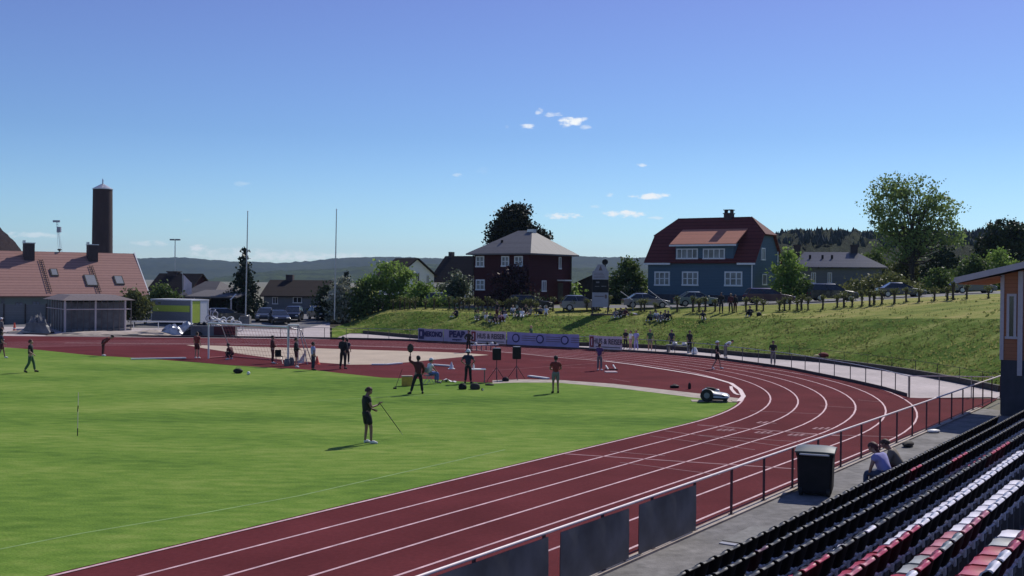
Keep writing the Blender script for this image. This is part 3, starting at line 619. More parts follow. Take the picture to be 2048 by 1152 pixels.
f = MB(); cu = H.u(119, 503, H.O+H.ey*(D/2), H.ex)[0]; f.lathe([(.05, zr), (.05, zr+.25), (.28, zr+.4), (.1, zr+.5)], (cu, D/2, 0)); f.build('roof_vent', M['black'], rf)
# dark wall strip / fence in front of it
t = thing('boundary_fence', 'grey board fence standing in front of the tiled house', 'fence', colpt(-80, 110.5, .5), R(26)); m = MB(); m.b2(0, 11, 0, .08, -.3, 1.9); m.build('board_panel', M['greyboard'], t)
for k in range(6): m = MB(); m.b2(k*2-.06, k*2+.06, -.1, 0, -.3, 2.0); m.build('post', M['dkwood'], t)
# chimney tower
P = colpt(203.5, 190, 1.0); ztop = AD(203, 379, 190).z-1
t = thing('chimney_tower', 'tall round brown brick tower with a metal cone cap', 'tower', P)
m = MB(); m.lathe([(1.78, -1), (1.74, ztop*.3), (1.68, ztop*.66), (1.62, ztop)], n=28); m.build('shaft', M['stack'], t, smooth=True)
m = MB(); m.lathe([(1.72, ztop), (1.72, ztop+.12), (.25, ztop+.95), (.12, ztop+1.0), (.12, ztop+1.6), (.03, ztop+1.9)], n=28); m.build('cap', M['metalcap'], t, smooth=True)
# houses near the chimney block
H = House('house', 'small dark house with a wide brick chimney behind the kiosk', 'house', 296, 150, .8, -18); W, D, ze, zr = 6.3, 6, 2.6, 5.0
m = MB(); gable_walls(m, W, D, ze, zr); m.build('wall', M['redboard'], H.t); m = MB(); gable_roof(m, W, D, ze, zr, .4, .15); rf = m.build('roof', M['darkroof'], H.t)
m = MB(); cu = H.u(348, 555, H.O+H.ey*(D/2), H.ex)[0]; m.b2(cu-.75, cu+.75, D/2-.5, D/2+.5, zr-1.4, zr+.3); m.b2(cu-.85, cu+.85, D/2-.6, D/2+.6, zr+.3, zr+.42); m.build('chimney', M['brick'], rf)
H = House('house', 'low house with plain grey roof right of the wide brick chimney', 'house', 366, 143, .8, -22); W, D, ze, zr = 4.6, 6.5, 2.3, 4.1
m = MB(); m.b2(0, W, 0, D, -1, ze); m.build('wall', M['redboard'], H.t); m = MB(); hip_roof(m, W, D, ze, zr, 1.0, W-1.2, .4); m.build('roof', M['greyroof'], H.t)
P = colpt(366, 128, .9); t = thing('flag', 'faded red and white banner flag on a slim pole by the kiosk', 'flag', P); m = MB(); m.tube((0, 0, 0), (-.1, 0, 5.0), .035); m.build('pole', M['steel'], t)
m = MB(); ws = [[(k*.14, .06*math.sin(k*1.1+j*.5), 4.8-j*.3-k*.14) for k in range(8)] for j in range(7)]; m.grid(ws); m.build('cloth', M['cream'], t)
# kiosk container
H = House('kiosk_container', 'white framed container kiosk with lime green stripe and lime end', 'kiosk', 303, 115.5, .62, -26)
W = H.u(383, 620, H.O, H.ex)[0]; D = 2.45; ht = H.u(303, 600, H.O, H.ex)[1]
m = MB(); m.b2(0, W, 0, D, 0, ht); m.build('wall', M['grey'], H.t)
m = MB(); m.b2(.2, W-.25, -.03, -.002, ht*.50, ht*.78); m.build('lime_stripe', M['lime'], H.t)
m = MB(); m.b2(-.08, W+.08, -.1, D+.1, ht, ht+.14); m.b2(-.05, .05, -.05, .05, 0, ht); m.b2(W-.06, W+.06, -.06, .06, 0, ht); m.b2(W-.06, W+.06, D-.06, D+.06, 0, ht); m.build('frame', M['white'], H.t)
m = MB(); m.b2(W+.002, W+.03, .08, D*.5, .05, ht-.05); m.build('lime_door', M['lime'], H.t); m = MB(); m.b2(W+.003, W+.04, D*.52, D-.08, .05, ht-.05); m.build('end_panel', M['white'], H.t)
# open shed
H = House('open_shed', 'dark open shed with low grey roof right of the kiosk', 'shed', 390, 124, .9, -10); W, D, zz = 4.6, 4, 2.2
m = MB(); m.b2(0, W, D-.1, D, -.3, zz); m.b2(0, .1, 0, D, -.3, zz); m.b2(W-.1, W, 1, D, -.3, zz); m.build('wall', M['dkwood'], H.t)
m = MB(); m.slab([(-.8, -.9, zz), (W+.7, -.9, zz), (W+.7, D+.4, zz+.7), (-.8, D+.4, zz+.7)], .16); m.build('roof', M['greyroof'], H.t)
for x in (.1, W-.1): m = MB(); m.tube((x, -.4, -.3), (x, -.4, zz), .09); m.build('post', M['pinktrim'], H.t)
m = MB(); m.slab([(W+.3, -1.6, zz-.2), (W+.42, -1.6, zz-.2), (W+.8, -1, zz+.45), (W+.68, -1, zz+.45)], .06); m.build('bargeboard', M['white'], H.t)
# pavilion
PVP = mat('dull_post', (.10, .085, .085), .7)
H = House('netted_pavilion', 'dark netted pavilion with pale hipped roof beside the track', 'pavilion', 130, 103, .05, 35)
W = H.u(262, 640, H.O, H.ex)[0]; D = 7.4; zz = 3.05
m = MB(); m.add([(-.35, -.35, zz), (W+.35, -.35, zz), (W+.35, D+.35, zz), (-.35, D+.35, zz), (.75, 1.2, zz+.5), (W-1.2, 1.2, zz+.5), (W-1.2, D-1.2, zz+.5), (.75, D-1.2, zz+.5)], [(0, 1, 5, 4), (1, 2, 6, 5), (2, 3, 7, 6), (3, 0, 4, 7), (4, 5, 6, 7), (3, 2, 1, 0)]); m.build('roof', mat('membrane', (.20, .165, .165), .8, spec=.2), H.t)
m = MB(); m.b2(.05, W-.05, .05, D-.05, .02, .3); m.b2(.3, W-.3, .6, D-.3, .3, zz-.2); m.build('inner_wall', M['blk2'], H.t)
for i in range(12): m = MB(); x = W*i/11; m.tube((x, 0, 0), (x, 0, zz), .05 if i % 5 else .09, n=6); m.build('post', PVP if i % 5 else M['pinktrim'], H.t)
for i in range(1, 8): m = MB(); y = D*i/7; m.tube((0, y, 0), (0, y, zz), .035, n=6); m.build('post', PVP, H.t)
m = MB(); m.tube((0, -.03, zz*.72), (W, -.03, zz*.72), .05); m.tube((-.03, 0, zz*.72), (-.03, D, zz*.72), .035); m.build('rail', M['pinktrim'], H.t)
# grey house at right
zb_ = 4.3
H = House('house', 'grey single storey house with shiny hipped roof right of the blue house', 'house', 1590, 128, zb_, -14)
W, D = 9.6, 8.5; ze = 7.3-zb_; zr = 9.15-zb_
m = MB(); m.b2(0, W, 0, D, -1, ze); m.build('wall', M['greyboard'], H.t)
m = MB(); hip_roof(m, W, D, ze, zr, 1.0, W-2.6, .6); rf = m.build('roof', striped('shiny_slate', (.10, .10, .11), 1, .3, .24, .9, .12, .2, .6), H.t)
for px in (1594, 1708):
    cu = H.u(px, 500, H.O+H.ey*(D/2), H.ex)[0]; m = MB(); m.b2(cu-.4, cu+.4, D/2-.4, D/2+.4, zr-.8, zr+.75); m.b2(cu-.5, cu+.5, D/2-.5, D/2+.5, zr+.75, zr+.85); m.build('chimney', M['brick'], rf)
for px in (1645, 1664, 1620): cu = H.u(px, 520, H.O+H.ey*(D/4), H.ex)[0]; m = MB(); m.tube((cu, D/4, zr-1.1), (cu, D/4, zr-.4), .13); m.build('roof_vent', M['black'], rf)
for q in [(1622, 545, 1632, 566), (1655, 545, 1664, 566)]: H.window('front', *q, nm=1, gl=M['glass'], t=.08)
# shed behind scoreboard
H = House('garden_shed', 'dark weathered shed behind the scoreboard with a low gable roof', 'shed', 1150, 126, 3.0, -8); W, D, ze, zr = 5.6, 5, 2.2, 3.5
m = MB(); m.b2(0, W, 0, D, -1, ze); m.prism([(0, .002, ze), (W, .002, ze), (W/2, .002, zr)], (0, D-.004, 0)); m.build('wall', M['dkwood'], H.t)
m = MB(); m.slab([(-.6, -.4, ze-.25), (W/2, -.4, zr), (W/2, D+.3, zr), (-.6, D+.3, ze-.25)], -.14); m.slab([(W/2, -.4, zr), (W+.6, -.4, ze-.25), (W+.6, D+.3, ze-.25), (W/2, D+.3, zr)], -.14); m.build('roof', M['darkroof'], H.t)

# ------------------------------------------------------------------ trees and shrubs
def T_(label, x0, x1, y0, y1, d, m, seed, **kw): return bush(label, (x0+x1)/2, y0, y1, x1-x0, d, LF[m], seed, **kw)
s = mpx(150); bz = zat(1035, 150)
def pxblobs(cx, d, bl):                       # blobs given in photo pixels
    s = mpx(d); bz = zat(cx, d); o = []
    for (x, y, rx, ry) in bl: p = AD(x, y, d); o.append((p.x-colpt(cx, d, 0).x, random.uniform(-.5, .5)*rx*s*.5, p.z-bz, rx*s, min(rx, ry)*s*.9, ry*s))
    return o
bush('broad dark green tree rising behind the red house', 1035, 407, 540, 140, 150, leafmat('copper_dark_leaves', (.012, .018, .010), (.034, .036, .018), .15), 11, 'broadleaf_tree', 'tree', blobs=pxblobs(1035, 150, [(1026, 442, 28, 26), (1036, 424, 18, 13), (1008, 462, 26, 20), (1056, 470, 30, 18), (984, 478, 12, 9), (1086, 476, 12, 8), (1035, 500, 44, 26), (1030, 455, 22, 24)]), leaf=.30, dens=1.3, trunk=.35, spread=.55)
bush('bright green tree in front of the white house', 778, 522, 600, 104, 122, LF['bright'], 12, 'broadleaf_tree', 'tree', blobs=pxblobs(778, 122, [(762, 552, 26, 28), (790, 548, 28, 24), (740, 572, 24, 22), (810, 566, 26, 24), (775, 585, 50, 22), (828, 590, 18, 18), (748, 605, 30, 16), (790, 606, 34, 16), (822, 608, 22, 14)]), leaf=.26, dens=1.1)
conifer('tall dark spruce tree beside the left flagpole', at(487, 126), 8.4, 3.3, LF['spruce'], 13)
conifer('small spruce tip rising behind the blossom bush', at(693, 152), 5.4, 1.5, LF['spruce'], 14)
T_('white blossoming bush at the foot of the right flagpole', 655, 712, 553, 612, 121, 'white', 15, dens=1.1)
T_('olive green tree at the corner of the tiled house', 238, 300, 572, 640, 113, 'olive', 16, name='broadleaf_tree', cat='tree')
T_('low leafy hedge behind the kiosk roof', 290, 362, 566, 606, 124, 'mid', 17, name='hedge', cat='hedge')
T_('dark bush between blossom bush and bright green tree', 696, 748, 556, 612, 120, 'mid', 18)
T_('mid green bush under the white house gable', 812, 884, 562, 614, 119, 'bright', 19)
T_('silvery bush beside the red house left corner', 880, 948, 545, 613, 121, 'grey', 20)
T_('low bright shrub at the top of the bank near the silvery bush', 848, 905, 588, 616, 116, 'bright', 21, leaf=.2)
T_('dark bush beside the cars at the car park end', 634, 672, 566, 622, 123, 'dark', 22)
T_('purple leaved shrub in front of the red house', 984, 1062, 528, 608, 114.5, 'purple', 23, name='shrub', cat='shrub', dens=.8, spread=.45)
T_('dark green shrub at the red house base', 1030, 1092, 584, 616, 113, 'dark', 24, name='shrub', cat='shrub', leaf=.2)
T_('pale feathery shrub beside the purple shrub', 1046, 1074, 576, 606, 111.5, 'grey', 25, name='shrub', cat='shrub', leaf=.16, dens=.7)
T_('narrow sunlit shrub right of the red house', 1136, 1152, 560, 606, 122, 'bright', 26, name='shrub', cat='shrub')
T_('leafy round tree left of the blue house', 1214, 1296, 516, 602, 123, 'mid', 27, name='broadleaf_tree', cat='tree', dens=1.0)
T_('dark shrub under the round tree near the silver car', 1216, 1296, 572, 606, 119, 'dark', 28, name='shrub', cat='shrub')
T_('light green tree at the right corner of the blue house', 1546, 1606, 488, 606, 114, 'bright', 29, name='broadleaf_tree', cat='tree', dens=.75, sparse=1)
T_('mossy bush at the left end of the grey house', 1600, 1626, 560, 606, 113, 'mid', 30)
T_('long clipped olive hedge behind the parked black car', 1668, 1862, 545, 592, 119, 'olive', 31, name='hedge', cat='hedge', dens=.85, leaf=.22)
bl = [(1772, 400, 42, 46), (1800, 380, 34, 34), (1840, 395, 46, 38), (1880, 425, 42, 42), (1760, 440, 32, 34), (1820, 450, 60, 50), (1900, 470, 26, 30), (1795, 490, 50, 30), (1860, 490, 50, 30)]
bush('large airy tree with pale green leaves towering over the hedge', 1822, 345, 545, 200, 140, LF['airy'], 32, 'broadleaf_tree', 'tree', blobs=pxblobs(1822, 140, bl), leaf=.27, dens=.36, sparse=1, trunk=.4, spread=.5)
bush('dark crowned tree at the far right behind the orange hut', 2005, 432, 560, 100, 155, LF['dark'], 33, 'broadleaf_tree', 'tree', blobs=pxblobs(2005, 155, [(2005, 470, 34, 36), (1985, 495, 32, 30), (2030, 480, 30, 34), (2005, 525, 50, 34)]), leaf=.34, dens=.8, trunk=.3)
T_('broad dark bush under the large airy tree', 1700, 1790, 498, 556, 146, 'mid', 34, dens=.8)
T_('brownish bush right of the grey house roof', 1780, 1850, 500, 560, 142, 'olive', 35, dens=.8)
T_('deep green bush between airy tree and dark crowned tree', 1850, 1925, 492, 560, 138, 'dark', 36, dens=.8)
T_('leafy bush left of the orange hut roof tip', 1905, 1990, 508, 588, 118, 'mid', 37, dens=1.0)
T_('bright bush peeping over the orange hut roof', 1960, 2030, 496, 540, 126, 'bright', 38, dens=.9)
T_('ragged bush at the right end of the olive hedge', 1846, 1912, 530, 594, 114, 'mid', 39, dens=1.0, leaf=.22)
T_('tall shrub hidden behind the orange hut', 2040, 2120, 480, 590, 120, 'mid', 40, dens=.6)
# forest texture on the wooded hill: far off wood
rg = np.random.default_rng(77); V = []; F = []
for i in range(2600):
    x = rg.uniform(1420, 2480); f = rg.uniform(.55, 1.06)**1.0; d = 520*(.5+.5*f) if f < 1 else 520*(1+(f-1)*.5)
    yb = float(np.interp(x, [1400, 1500, 1560, 1620, 1690, 1760, 1850, 1940, 2048, 2400], [545, 492, 473, 469, 471, 474, 473, 472, 462, 452])); top = AD(x, yb, 520).z
    ff = min(1, f); z = -1.5 + (top+1.5)*(math.sin(ff*math.pi/2)**1.25); p = colpt(x, d, z-.6); h = rg.uniform(1.4, 3.2) * (1.25 if rg.random() < .2 else 1); r_ = h*rg.uniform(.2, .42); k = len(V); a0 = rg.uniform(0, 3)
    for q in range(5): a = a0+q*1.2566; V.append((p.x+r_*math.cos(a), p.y+r_*math.sin(a), p.z))
    for q in range(5): a = a0+.6+q*1.2566; V.append((p.x+r_*.62*math.cos(a), p.y+r_*.62*math.sin(a), p.z+h*.5))
    V.append((p.x, p.y, p.z+h)); F += [(k+q, k+(q+1) % 5, k+5+q) for q in range(5)] + [(k+5+q, k+(q+1) % 5, k+5+(q+1) % 5) for q in range(5)] + [(k+5+q, k+5+(q+1) % 5, k+10) for q in range(5)]
m = MB(); m.v = V; m.f = F; m.m = [0]*len(F); o = m.build('forest', leafmat('conifer_wood', (.012, .020, .010), (.030, .040, .016), 0.05, .05)); tag(o, 'dark far off conifer wood covering the hill behind the houses', 'forest', kind='stuff')

rg = np.random.default_rng(5); V = []
for i in range(4600):
    x = rg.uniform(700, 2300); tt_ = rg.uniform(.03, .97) if rg.random() < .9 else rg.uniform(.97, 1.9); p = TP(x, tt_); c_ = rg.normal(0, .12, 3); k_ = rg.integers(3, 7)
    for q in range(k_):
        a = rg.uniform(0, 6.28); h = rg.uniform(.05, .16)*(1.5 if tt_ < .1 else 1); b0 = np.array([p.x+rg.normal(0, .14), p.y+rg.normal(0, .14), p.z-.02]); w_ = rg.uniform(.03, .07)
        V += [b0-np.array([w_*math.cos(a), w_*math.sin(a), 0]), b0+np.array([w_*math.cos(a), w_*math.sin(a), 0]), b0+np.array([w_*.4*math.cos(a)+rg.normal(0, .04), w_*.4*math.sin(a)+rg.normal(0, .04), h]), b0+np.array([-w_*.4*math.cos(a)+rg.normal(0, .04), -w_*.4*math.sin(a), h*.9])]
o = cardmesh('grass_tufts', np.array(V), leafmat('tuft_leaves', (.09, .14, .03), (.36, .36, .13), .5, .12), None); tag(o, 'rough tufts and dry stalks growing all over the grass bank', 'grass', kind='stuff')
# ------------------------------------------------------------------ pollarded little trees along the bank top
PX = [(667, 637), (681, 635), (691, 633), (703, 632), (731, 626), (745, 624), (757, 623), (765, 622), (786, 621), (800, 621), (809, 621), (819, 620.5), (830, 620.5), (851, 620.5), (868, 620.5), (898, 620.5), (909, 620.5), (919, 620.5), (926, 620.5), (938, 620.5), (951, 621), (956, 621), (964, 621), (975, 621), (984, 621), (997, 621), (1011, 622), (1018, 622), (1030, 622), (1051, 622), (1061, 622), (1073, 622), (1106, 623), (1127, 623), (1146, 623), (1174, 624), (1193, 624), (1216, 624), (1282, 624), (1289, 624), (1310, 625), (1354, 625), (1386, 625), (1398, 625), (1410, 625), (1430, 625),
 (1492, 624), (1513, 622.5), (1526, 623), (1559, 622.5), (1569, 622), (1579, 621.5), (1594, 621), (1603, 620.5), (1616, 620.5), (1645, 619.5), (1674, 615.5), (1688, 615), (1704, 614.5), (1723, 613), (1739, 612), (1748, 610), (1763, 609.6), (1788, 609), (1812, 605), (1838, 604.5), (1868, 602), (1894, 600), (1906, 599), (1933, 597), (1976, 596), (2010, 593), (2040, 591)]
protos = []
for v in range(6):
    rg = np.random.default_rng(100+v); t = thing('pollarded_tree', 'x', 'tree', (0, 0, 0)); h = [1.15, 1.0, 1.3, .9, 1.1, 1.25][v]; rw = [.22, .3, .2, .26, .38, .24][v]
    m = MB(); m.tube((0, 0, -.1), (.03, 0, h*.45), .09, .08, 6); m.tube((.03, 0, h*.45), (0, .02, h*.84), .08, .15, 6); m.build('trunk', M['bark'], t)
    pts = np.concatenate([np.array([0, 0, h*.88]) + rg.normal(size=(150, 3))*np.array([rw*.62, rw*.6, .11]), np.array([0.02, 0, h*.5]) + rg.normal(size=(26, 3))*np.array([.09, .09, h*.2]), rg.normal(size=(26, 3))*np.array([.16, .16, .04])+np.array([0, 0, .06])])
    pts[:, 2] = np.maximum(pts[:, 2], .02); cardmesh('crown', cards(pts, .13, rg), LF['olive'], t); protos.append(t)
used = set()
for i, (x, y) in enumerate(PX):
    v = (i*5+i//3) % 6; p = pick(x, y, 1.0) if x > 1440 else None
    if p is None: p = TP(x, 2.0) if y > 619 else pick(x, y, .8)
    side = f'{ordn(38-i)} little pollarded tree left of the scoreboard in the bank top row' if i < 37 else f'{ordn(i-36)} little pollarded tree right of the scoreboard in the bank top row'
    side = f'{ordn(37-i)} little pollarded tree to the left of the scoreboard on the bank' if i < 37 else side.replace('in the bank top row', 'on the bank')
    if v not in used: t = protos[v]; used.add(v); t['label'] = side
    else: t = copy_tree(protos[v], side)
    t['group'] = 'pollarded trees along the bank top'; t.location = p; t.rotation_euler = (0, 0, i*1.7); sc = random.uniform(.85, 1.15); t.scale = (sc, sc, sc)

# ------------------------------------------------------------------ grandstand
N_ROW = 9; A0, A1 = 6.0, 47.2; ROWS = [(7.2-.843*i, .12+.281*i) for i in range(N_ROW)]
def SB(m, a0, a1, d0, d1, z0, z1):            # box in stand coordinates
    c = SN((a0+a1)/2, (d0+d1)/2, (z0+z1)/2); m.box(c, (abs(d1-d0), abs(a1-a0), z1-z0), rz=-TH)
t = thing('grandstand', 'concrete terraces of the grandstand carrying the rows of bucket seats', 'grandstand', (0, 0, 0))
for i in range(1, 13):
    D = 7.2-.843*i; m = MB(); SB(m, A0-8, A1, -7, D+.50, .12+.281*(i-1) if i > 1 else -.3, .12+.281*i); m.build('terrace_step', M['conc_d'], t)
walk = MB(); SB(walk, -12, 49.5, 7.1, 9.48, -.4, .12); tag(walk.build('walkway', M['conc']), kind='structure')
kb = MB(); SB(kb, -12, 49.5, 9.48, 9.70, -.4, .165); tag(kb.build('kerb', M['kerb']), kind='structure')
def seat_meshes():
    def shell(pr, n=7):
        top = []; bot = []
        for (y, z, wd, curl, ny, nz) in pr:
            rt, rb = [], []
            for j in range(n):
                u = j/(n-1)*2-1; e = abs(u)**4*curl; x = u*wd/2
                rt.append((x, y+ny*e, z+nz*e)); rb.append((x*.985, y+ny*(e-.022), z+nz*(e-.022)))
            top.append(rt); bot.append(rb)
        m = MB(); m.grid(top); m.grid([list(reversed(r_)) for r_ in bot]); k = len(pr)*n
        for i in range(len(pr)-1):
            a, b_ = i*n, (i+1)*n; m.f.append((a, b_, k+b_+n-1, k+a+n-1)); m.m.append(0); m.f.append((b_+n-1, a+n-1, k+a, k+b_)); m.m.append(0)
        for q, in ((0,), (len(pr)-1,)):
            for j in range(n-1): m.f.append((q*n+j+1, q*n+j, k+q*n+n-1-j, k+q*n+n-2-j)); m.m.append(0)
        return m
    pan = [(.44, .405, .40, .0, 0, 1), (.425, .44, .42, .02, 0, 1), (.36, .452, .44, .03, 0, 1), (.22, .445, .45, .045, 0, 1), (.10, .445, .44, .06, .2, 1), (.03, .47, .42, .06, .6, .7)]
    back = [(.03, .47, .42, .06, .8, .5), (.0, .53, .39, .06, 1, .1), (-.03, .63, .42, .07, 1, 0), (-.055, .72, .45, .07, 1, 0), (-.072, .785, .45, .05, 1, 0), (-.088, .812, .43, .02, .6, .6), (-.115, .818, .41, 0, 0, 1), (-.135, .800, .39, 0, -.5, .8)]
    return shell(pan), shell(back)
pan, back = seat_meshes()
nf = 7*6
for i_ in range(len(back.m)): back.m[i_] = 1 if (nf <= i_ < 2*nf) else 0  # rear faces get a second slot, darker to hold their shade
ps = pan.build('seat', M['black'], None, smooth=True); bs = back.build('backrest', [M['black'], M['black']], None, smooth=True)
m = MB(); m.b2(-.03, .03, -.02, .10, .0, .44); m.b2(-.2, .2, -.01, .04, .36, .42); m.b2(-.06, .06, -.04, .14, 0, .03); br = m.build('bracket', M['blk2'], None)
pmesh, bmesh_, brmesh = ps.data, bs.data, br.data
m = MB()
for s_ in (-1, 1): m.tube((s_*.245, -.02, .455), (s_*.245, .05, .475), .020, n=8); m.b2(s_*.245-.012, s_*.245+.012, -.045, -.02, .40, .50)
m.b2(-.25, .25, .0, .03, .425, .445); m.b2(-.26, -.235, -.01, .03, .42, .48); m.b2(.235, .26, -.01, .03, .42, .48)
hc = m.build('sun_dot', M['black'], None, smooth=True); hcmesh = hc.data; bpy.data.objects.remove(hc)
for o in (ps, bs, br): bpy.data.objects.remove(o)
SC = dict(rear=mat('seat_rear_shaded_black', (.009, .008, .012), .7, var=.3, spec=.12), rear_red=mat('seat_rear_shaded_red', (.045, .006, .012), .7, var=.3, spec=.12), black=mat('seat_black', (.020, .020, .024), .5, var=.2, spec=.3), navy=mat('seat_navy', (.020, .022, .035), .5, var=.2, spec=.3), red=mat('seat_red', (.46, .030, .055), .35, var=.12), white=mat('seat_glare_white', (.85, .80, .84), .35, var=.06), grey=mat('seat_glare_grey', (.34, .35, .33), .4, var=.1), pink=mat('seat_glare_pink', (.48, .12, .15), .4, var=.12), maroon=mat('seat_maroon', (.10, .014, .024), .35, var=.15))  # pale tones hold sun glare on black and red seats, rear tones hold shade
SUN_DOT = mat('sun_dot_pale', (.85, .82, .84), .4)  # pale caps added to stand for sunlit dots between the backs
def seatcolor(i, px, k):
    if i == 0: return 'black' if px < 1790 or k % 9 else 'black'
    if i == 1: return 'maroon' if 1500 < px < 1512 else ('red' if 1806 < px < 1838 else 'black')
    if i == 2: return 'red' if 1888 < px < 1922 else ('navy' if k % 3 else 'black')
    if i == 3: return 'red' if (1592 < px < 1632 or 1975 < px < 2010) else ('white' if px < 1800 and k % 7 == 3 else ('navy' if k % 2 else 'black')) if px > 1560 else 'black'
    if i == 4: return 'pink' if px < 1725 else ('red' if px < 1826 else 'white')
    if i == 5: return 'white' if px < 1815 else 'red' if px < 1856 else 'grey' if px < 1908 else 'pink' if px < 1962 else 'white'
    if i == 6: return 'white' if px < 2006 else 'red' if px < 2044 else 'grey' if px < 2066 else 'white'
    return 'black'
rown = ['front', 'second', 'third', 'fourth', 'fifth', 'sixth', 'seventh', 'eighth', 'ninth']
SLOTS = {}
for i, (D, zf) in enumerate(ROWS[:8]):
    cnt = 0; k = 0; a = 16.08 + .53*(-9) + .13*(i % 3)
    while a < A1-.5:
        P = SN(a, D, zf); px, py = PR(P+Vector((0, 0, .82))); k += 1
        if i == 0 and a > 40.2: break
        if px < 2075 and py < 1185 and P.y > .5:
            cnt += 1; col = seatcolor(i, px, k)
            nm = {'black': 'black', 'navy': 'dark navy', 'red': 'red', 'white': 'white', 'grey': 'glare-grey', 'pink': 'glare-pink', 'maroon': 'dark maroon'}[col]  # white, grey and pink are glare painted over black and red seats
            t = thing('stadium_seat', f'{nm} bucket seat with light and shade in its colours, {ordn(cnt)} from the near end of the {rown[i]} row', 'seat', P, math.atan2(NV.y, NV.x)-math.pi/2 + random.uniform(-.012, .012), f'bucket seats of the {rown[i]} grandstand row')
            for nme, me, mt in (('seat', pmesh, SC[col]), ('backrest', bmesh_, SC[col]), ('bracket', brmesh, M['blk2']), ('sun_dot', hcmesh, SUN_DOT)):
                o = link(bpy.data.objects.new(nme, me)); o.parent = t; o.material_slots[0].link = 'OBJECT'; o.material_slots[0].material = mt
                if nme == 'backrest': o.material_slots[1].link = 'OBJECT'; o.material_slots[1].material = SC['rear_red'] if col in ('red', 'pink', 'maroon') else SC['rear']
        a += .53
# near fence
t = thing('track_fence', 'long railing with pale top rail and dark red posts beside the seats', 'fence', (0, 0, 0))
m = MB(); m.tube(SN(-10, 9.6, 1.165), SN(54.5, 9.6, 1.195), .028, n=8); m.build('top_rail', M['rail'], t, smooth=True)
m = MB(); m.tube(SN(-10, 9.6, .25), SN(54.5, 9.6, .25), .012, n=6); m.build('bottom_rail', M['post'], t)
a = 21.05-1.95*12
while a < 55:
    m = MB(); m.box(SN(a, 9.6, .66), (.045, .045, 1.0), rz=-TH); m.box(SN(a, 9.6, .17), (.10, .12, .02), rz=-TH); m.build('post', M['post'], t); a += 1.95
def hung_board(a0, a1, label):
    t = thing('blank_board', label, 'board', SN((a0+a1)/2, 9.53, .2), -TH, 'dark boards hung on the near railing')
    L = a1-a0; m = MB(); n_ = 12; rows = []
    for j in range(5): rows.append([(-.004 - .005*math.sin(i*1.3+j), -L/2+L*i/n_, .0+.93*j/4) for i in range(n_+1)])
    m.grid(rows); m.grid([[(x+.012, y, z) for x, y, z in reversed(r_)] for r_ in rows]); m.build('sheet', M['blk2'], t)
    for y in (-L/2+.12, L/2-.12): m = MB(); m.box((-.02, y, .43), (.03, .05, .9)); m.build('batten', M['black'], t)
    for y in (-L/2+.05, L/2-.05):
        for z in (.72, .12): m = MB(); m.ell((-.02, y, z), .014, .014, .014); m.build('tie', M['lineb'], t)
hung_board(12.0, 15.22, 'nearest dark blank board hung on the railing, cut by the picture bottom')
hung_board(15.60, 18.02, 'middle dark blank board hung on the railing between two gaps')
hung_board(18.42, 20.96, 'farthest dark blank board on the railing, closest to the wheelie bin')
# orange hut at the end of the stand
t = thing('grandstand_hut', 'orange clad hut with pale roof edge and grey base at the stand end', 'hut', SN(47.45, 8.4, 0), -TH)
# local: x = toward -NV (away from track), y = along the straight
zt = 5.75; m = MB(); m.b2(0, 9, 0, 5, -.3, 2.35); m.build('base_wall', M['conc_d'], t)
m = MB(); m.b2(0, 9, .0, 5, 2.352, zt); m.prism([(0, 0, zt), (9, 0, zt), (9, 0, zt+2.2)], (0, 5, 0)); m.build('wall', M['orangewall'], t)
m = MB(); m.slab([(-1.55, -.7, zt-.32), (9.6, -.7, zt+2.45), (9.6, 5.6, zt+2.45), (-1.55, 5.6, zt-.32)], .16); rf = m.build('roof', M['greyroof'], t)
m = MB(); m.slab([(-1.6, -.76, zt-.36), (9.6, -.76, zt+2.42), (9.6, -.70, zt+2.42), (-1.6, -.70, zt-.36)], .24); m.b2(-1.62, -1.56, -.7, 5.6, zt-.36, zt-.12); m.build('fascia', M['pinktrim'], rf)
m = MB(); m.slab([(-1.5, -.65, zt-.36), (.0, -.65, zt-.04), (0, 5.5, zt-.04), (-1.5, 5.5, zt-.36)], -.04); m.build('soffit', M['orangewall'], rf)
m = MB(); m.b2(-.04, .10, -.04, -.002, 2.35, zt); m.b2(.62, .80, -.10, -.003, 1.75, zt+.15); m.build('corner_board', M['pinktrim'], t)
for (x0, x1, z0, z1) in [(.20, .56, 3.2, 5.0), (.98, 1.95, 3.0, 5.05), (2.5, 4.2, 3.0, 5.05)]:
    f = MB(); f.b2(x0, x1, -.05, -.004, z1-.1, z1); f.b2(x0-.05, x1+.05, -.08, -.004, z0, z0+.1); f.b2(x0, x0+.1, -.05, -.004, z0+.1, z1-.1); f.b2(x1-.1, x1, -.05, -.004, z0+.1, z1-.1); o = f.build('window', M['pinktrim'], t)
    g = MB(); g.b2(x0+.05, x1-.05, -.025, -.003, z0+.05, z1-.05); g.build('pane', M['glass'], o)

# ------------------------------------------------------------------ rails beyond the track
def follow_fence(name, label, pts, h, spacing, mr, mp, rr=.022, low=None, hang=0.0, pr=.025):
    t = thing(name, label, 'fence', (0, 0, 0)); 
    m = MB(); m.path([Vector((p[0], p[1], p[2]+h)) for p in pts], rr, 6); m.build('top_rail', mr, t, smooth=True)
    if low: m = MB(); m.path([Vector((p[0], p[1], p[2]+low)) for p in pts], rr*.8, 6); m.build('low_rail', mp, t)
    acc = 0; last = pts[0]; k = 0
    for a, b_ in zip(pts, pts[1:]):
        a, b_ = Vector(a), Vector(b_); L = (b_-a).length
        while acc <= L:
            p = a.lerp(b_, acc/L); m = MB(); m.tube(p, p+Vector((0, 0, h)), pr, n=6); m.build('post', mp, t); acc += spacing; k += 1
        acc -= L
    return t
fx = list(range(560, 1824, 12)) + [1823]
fpts = [edge(x)+Vector((.0, .25, -.004)) for x in fx]
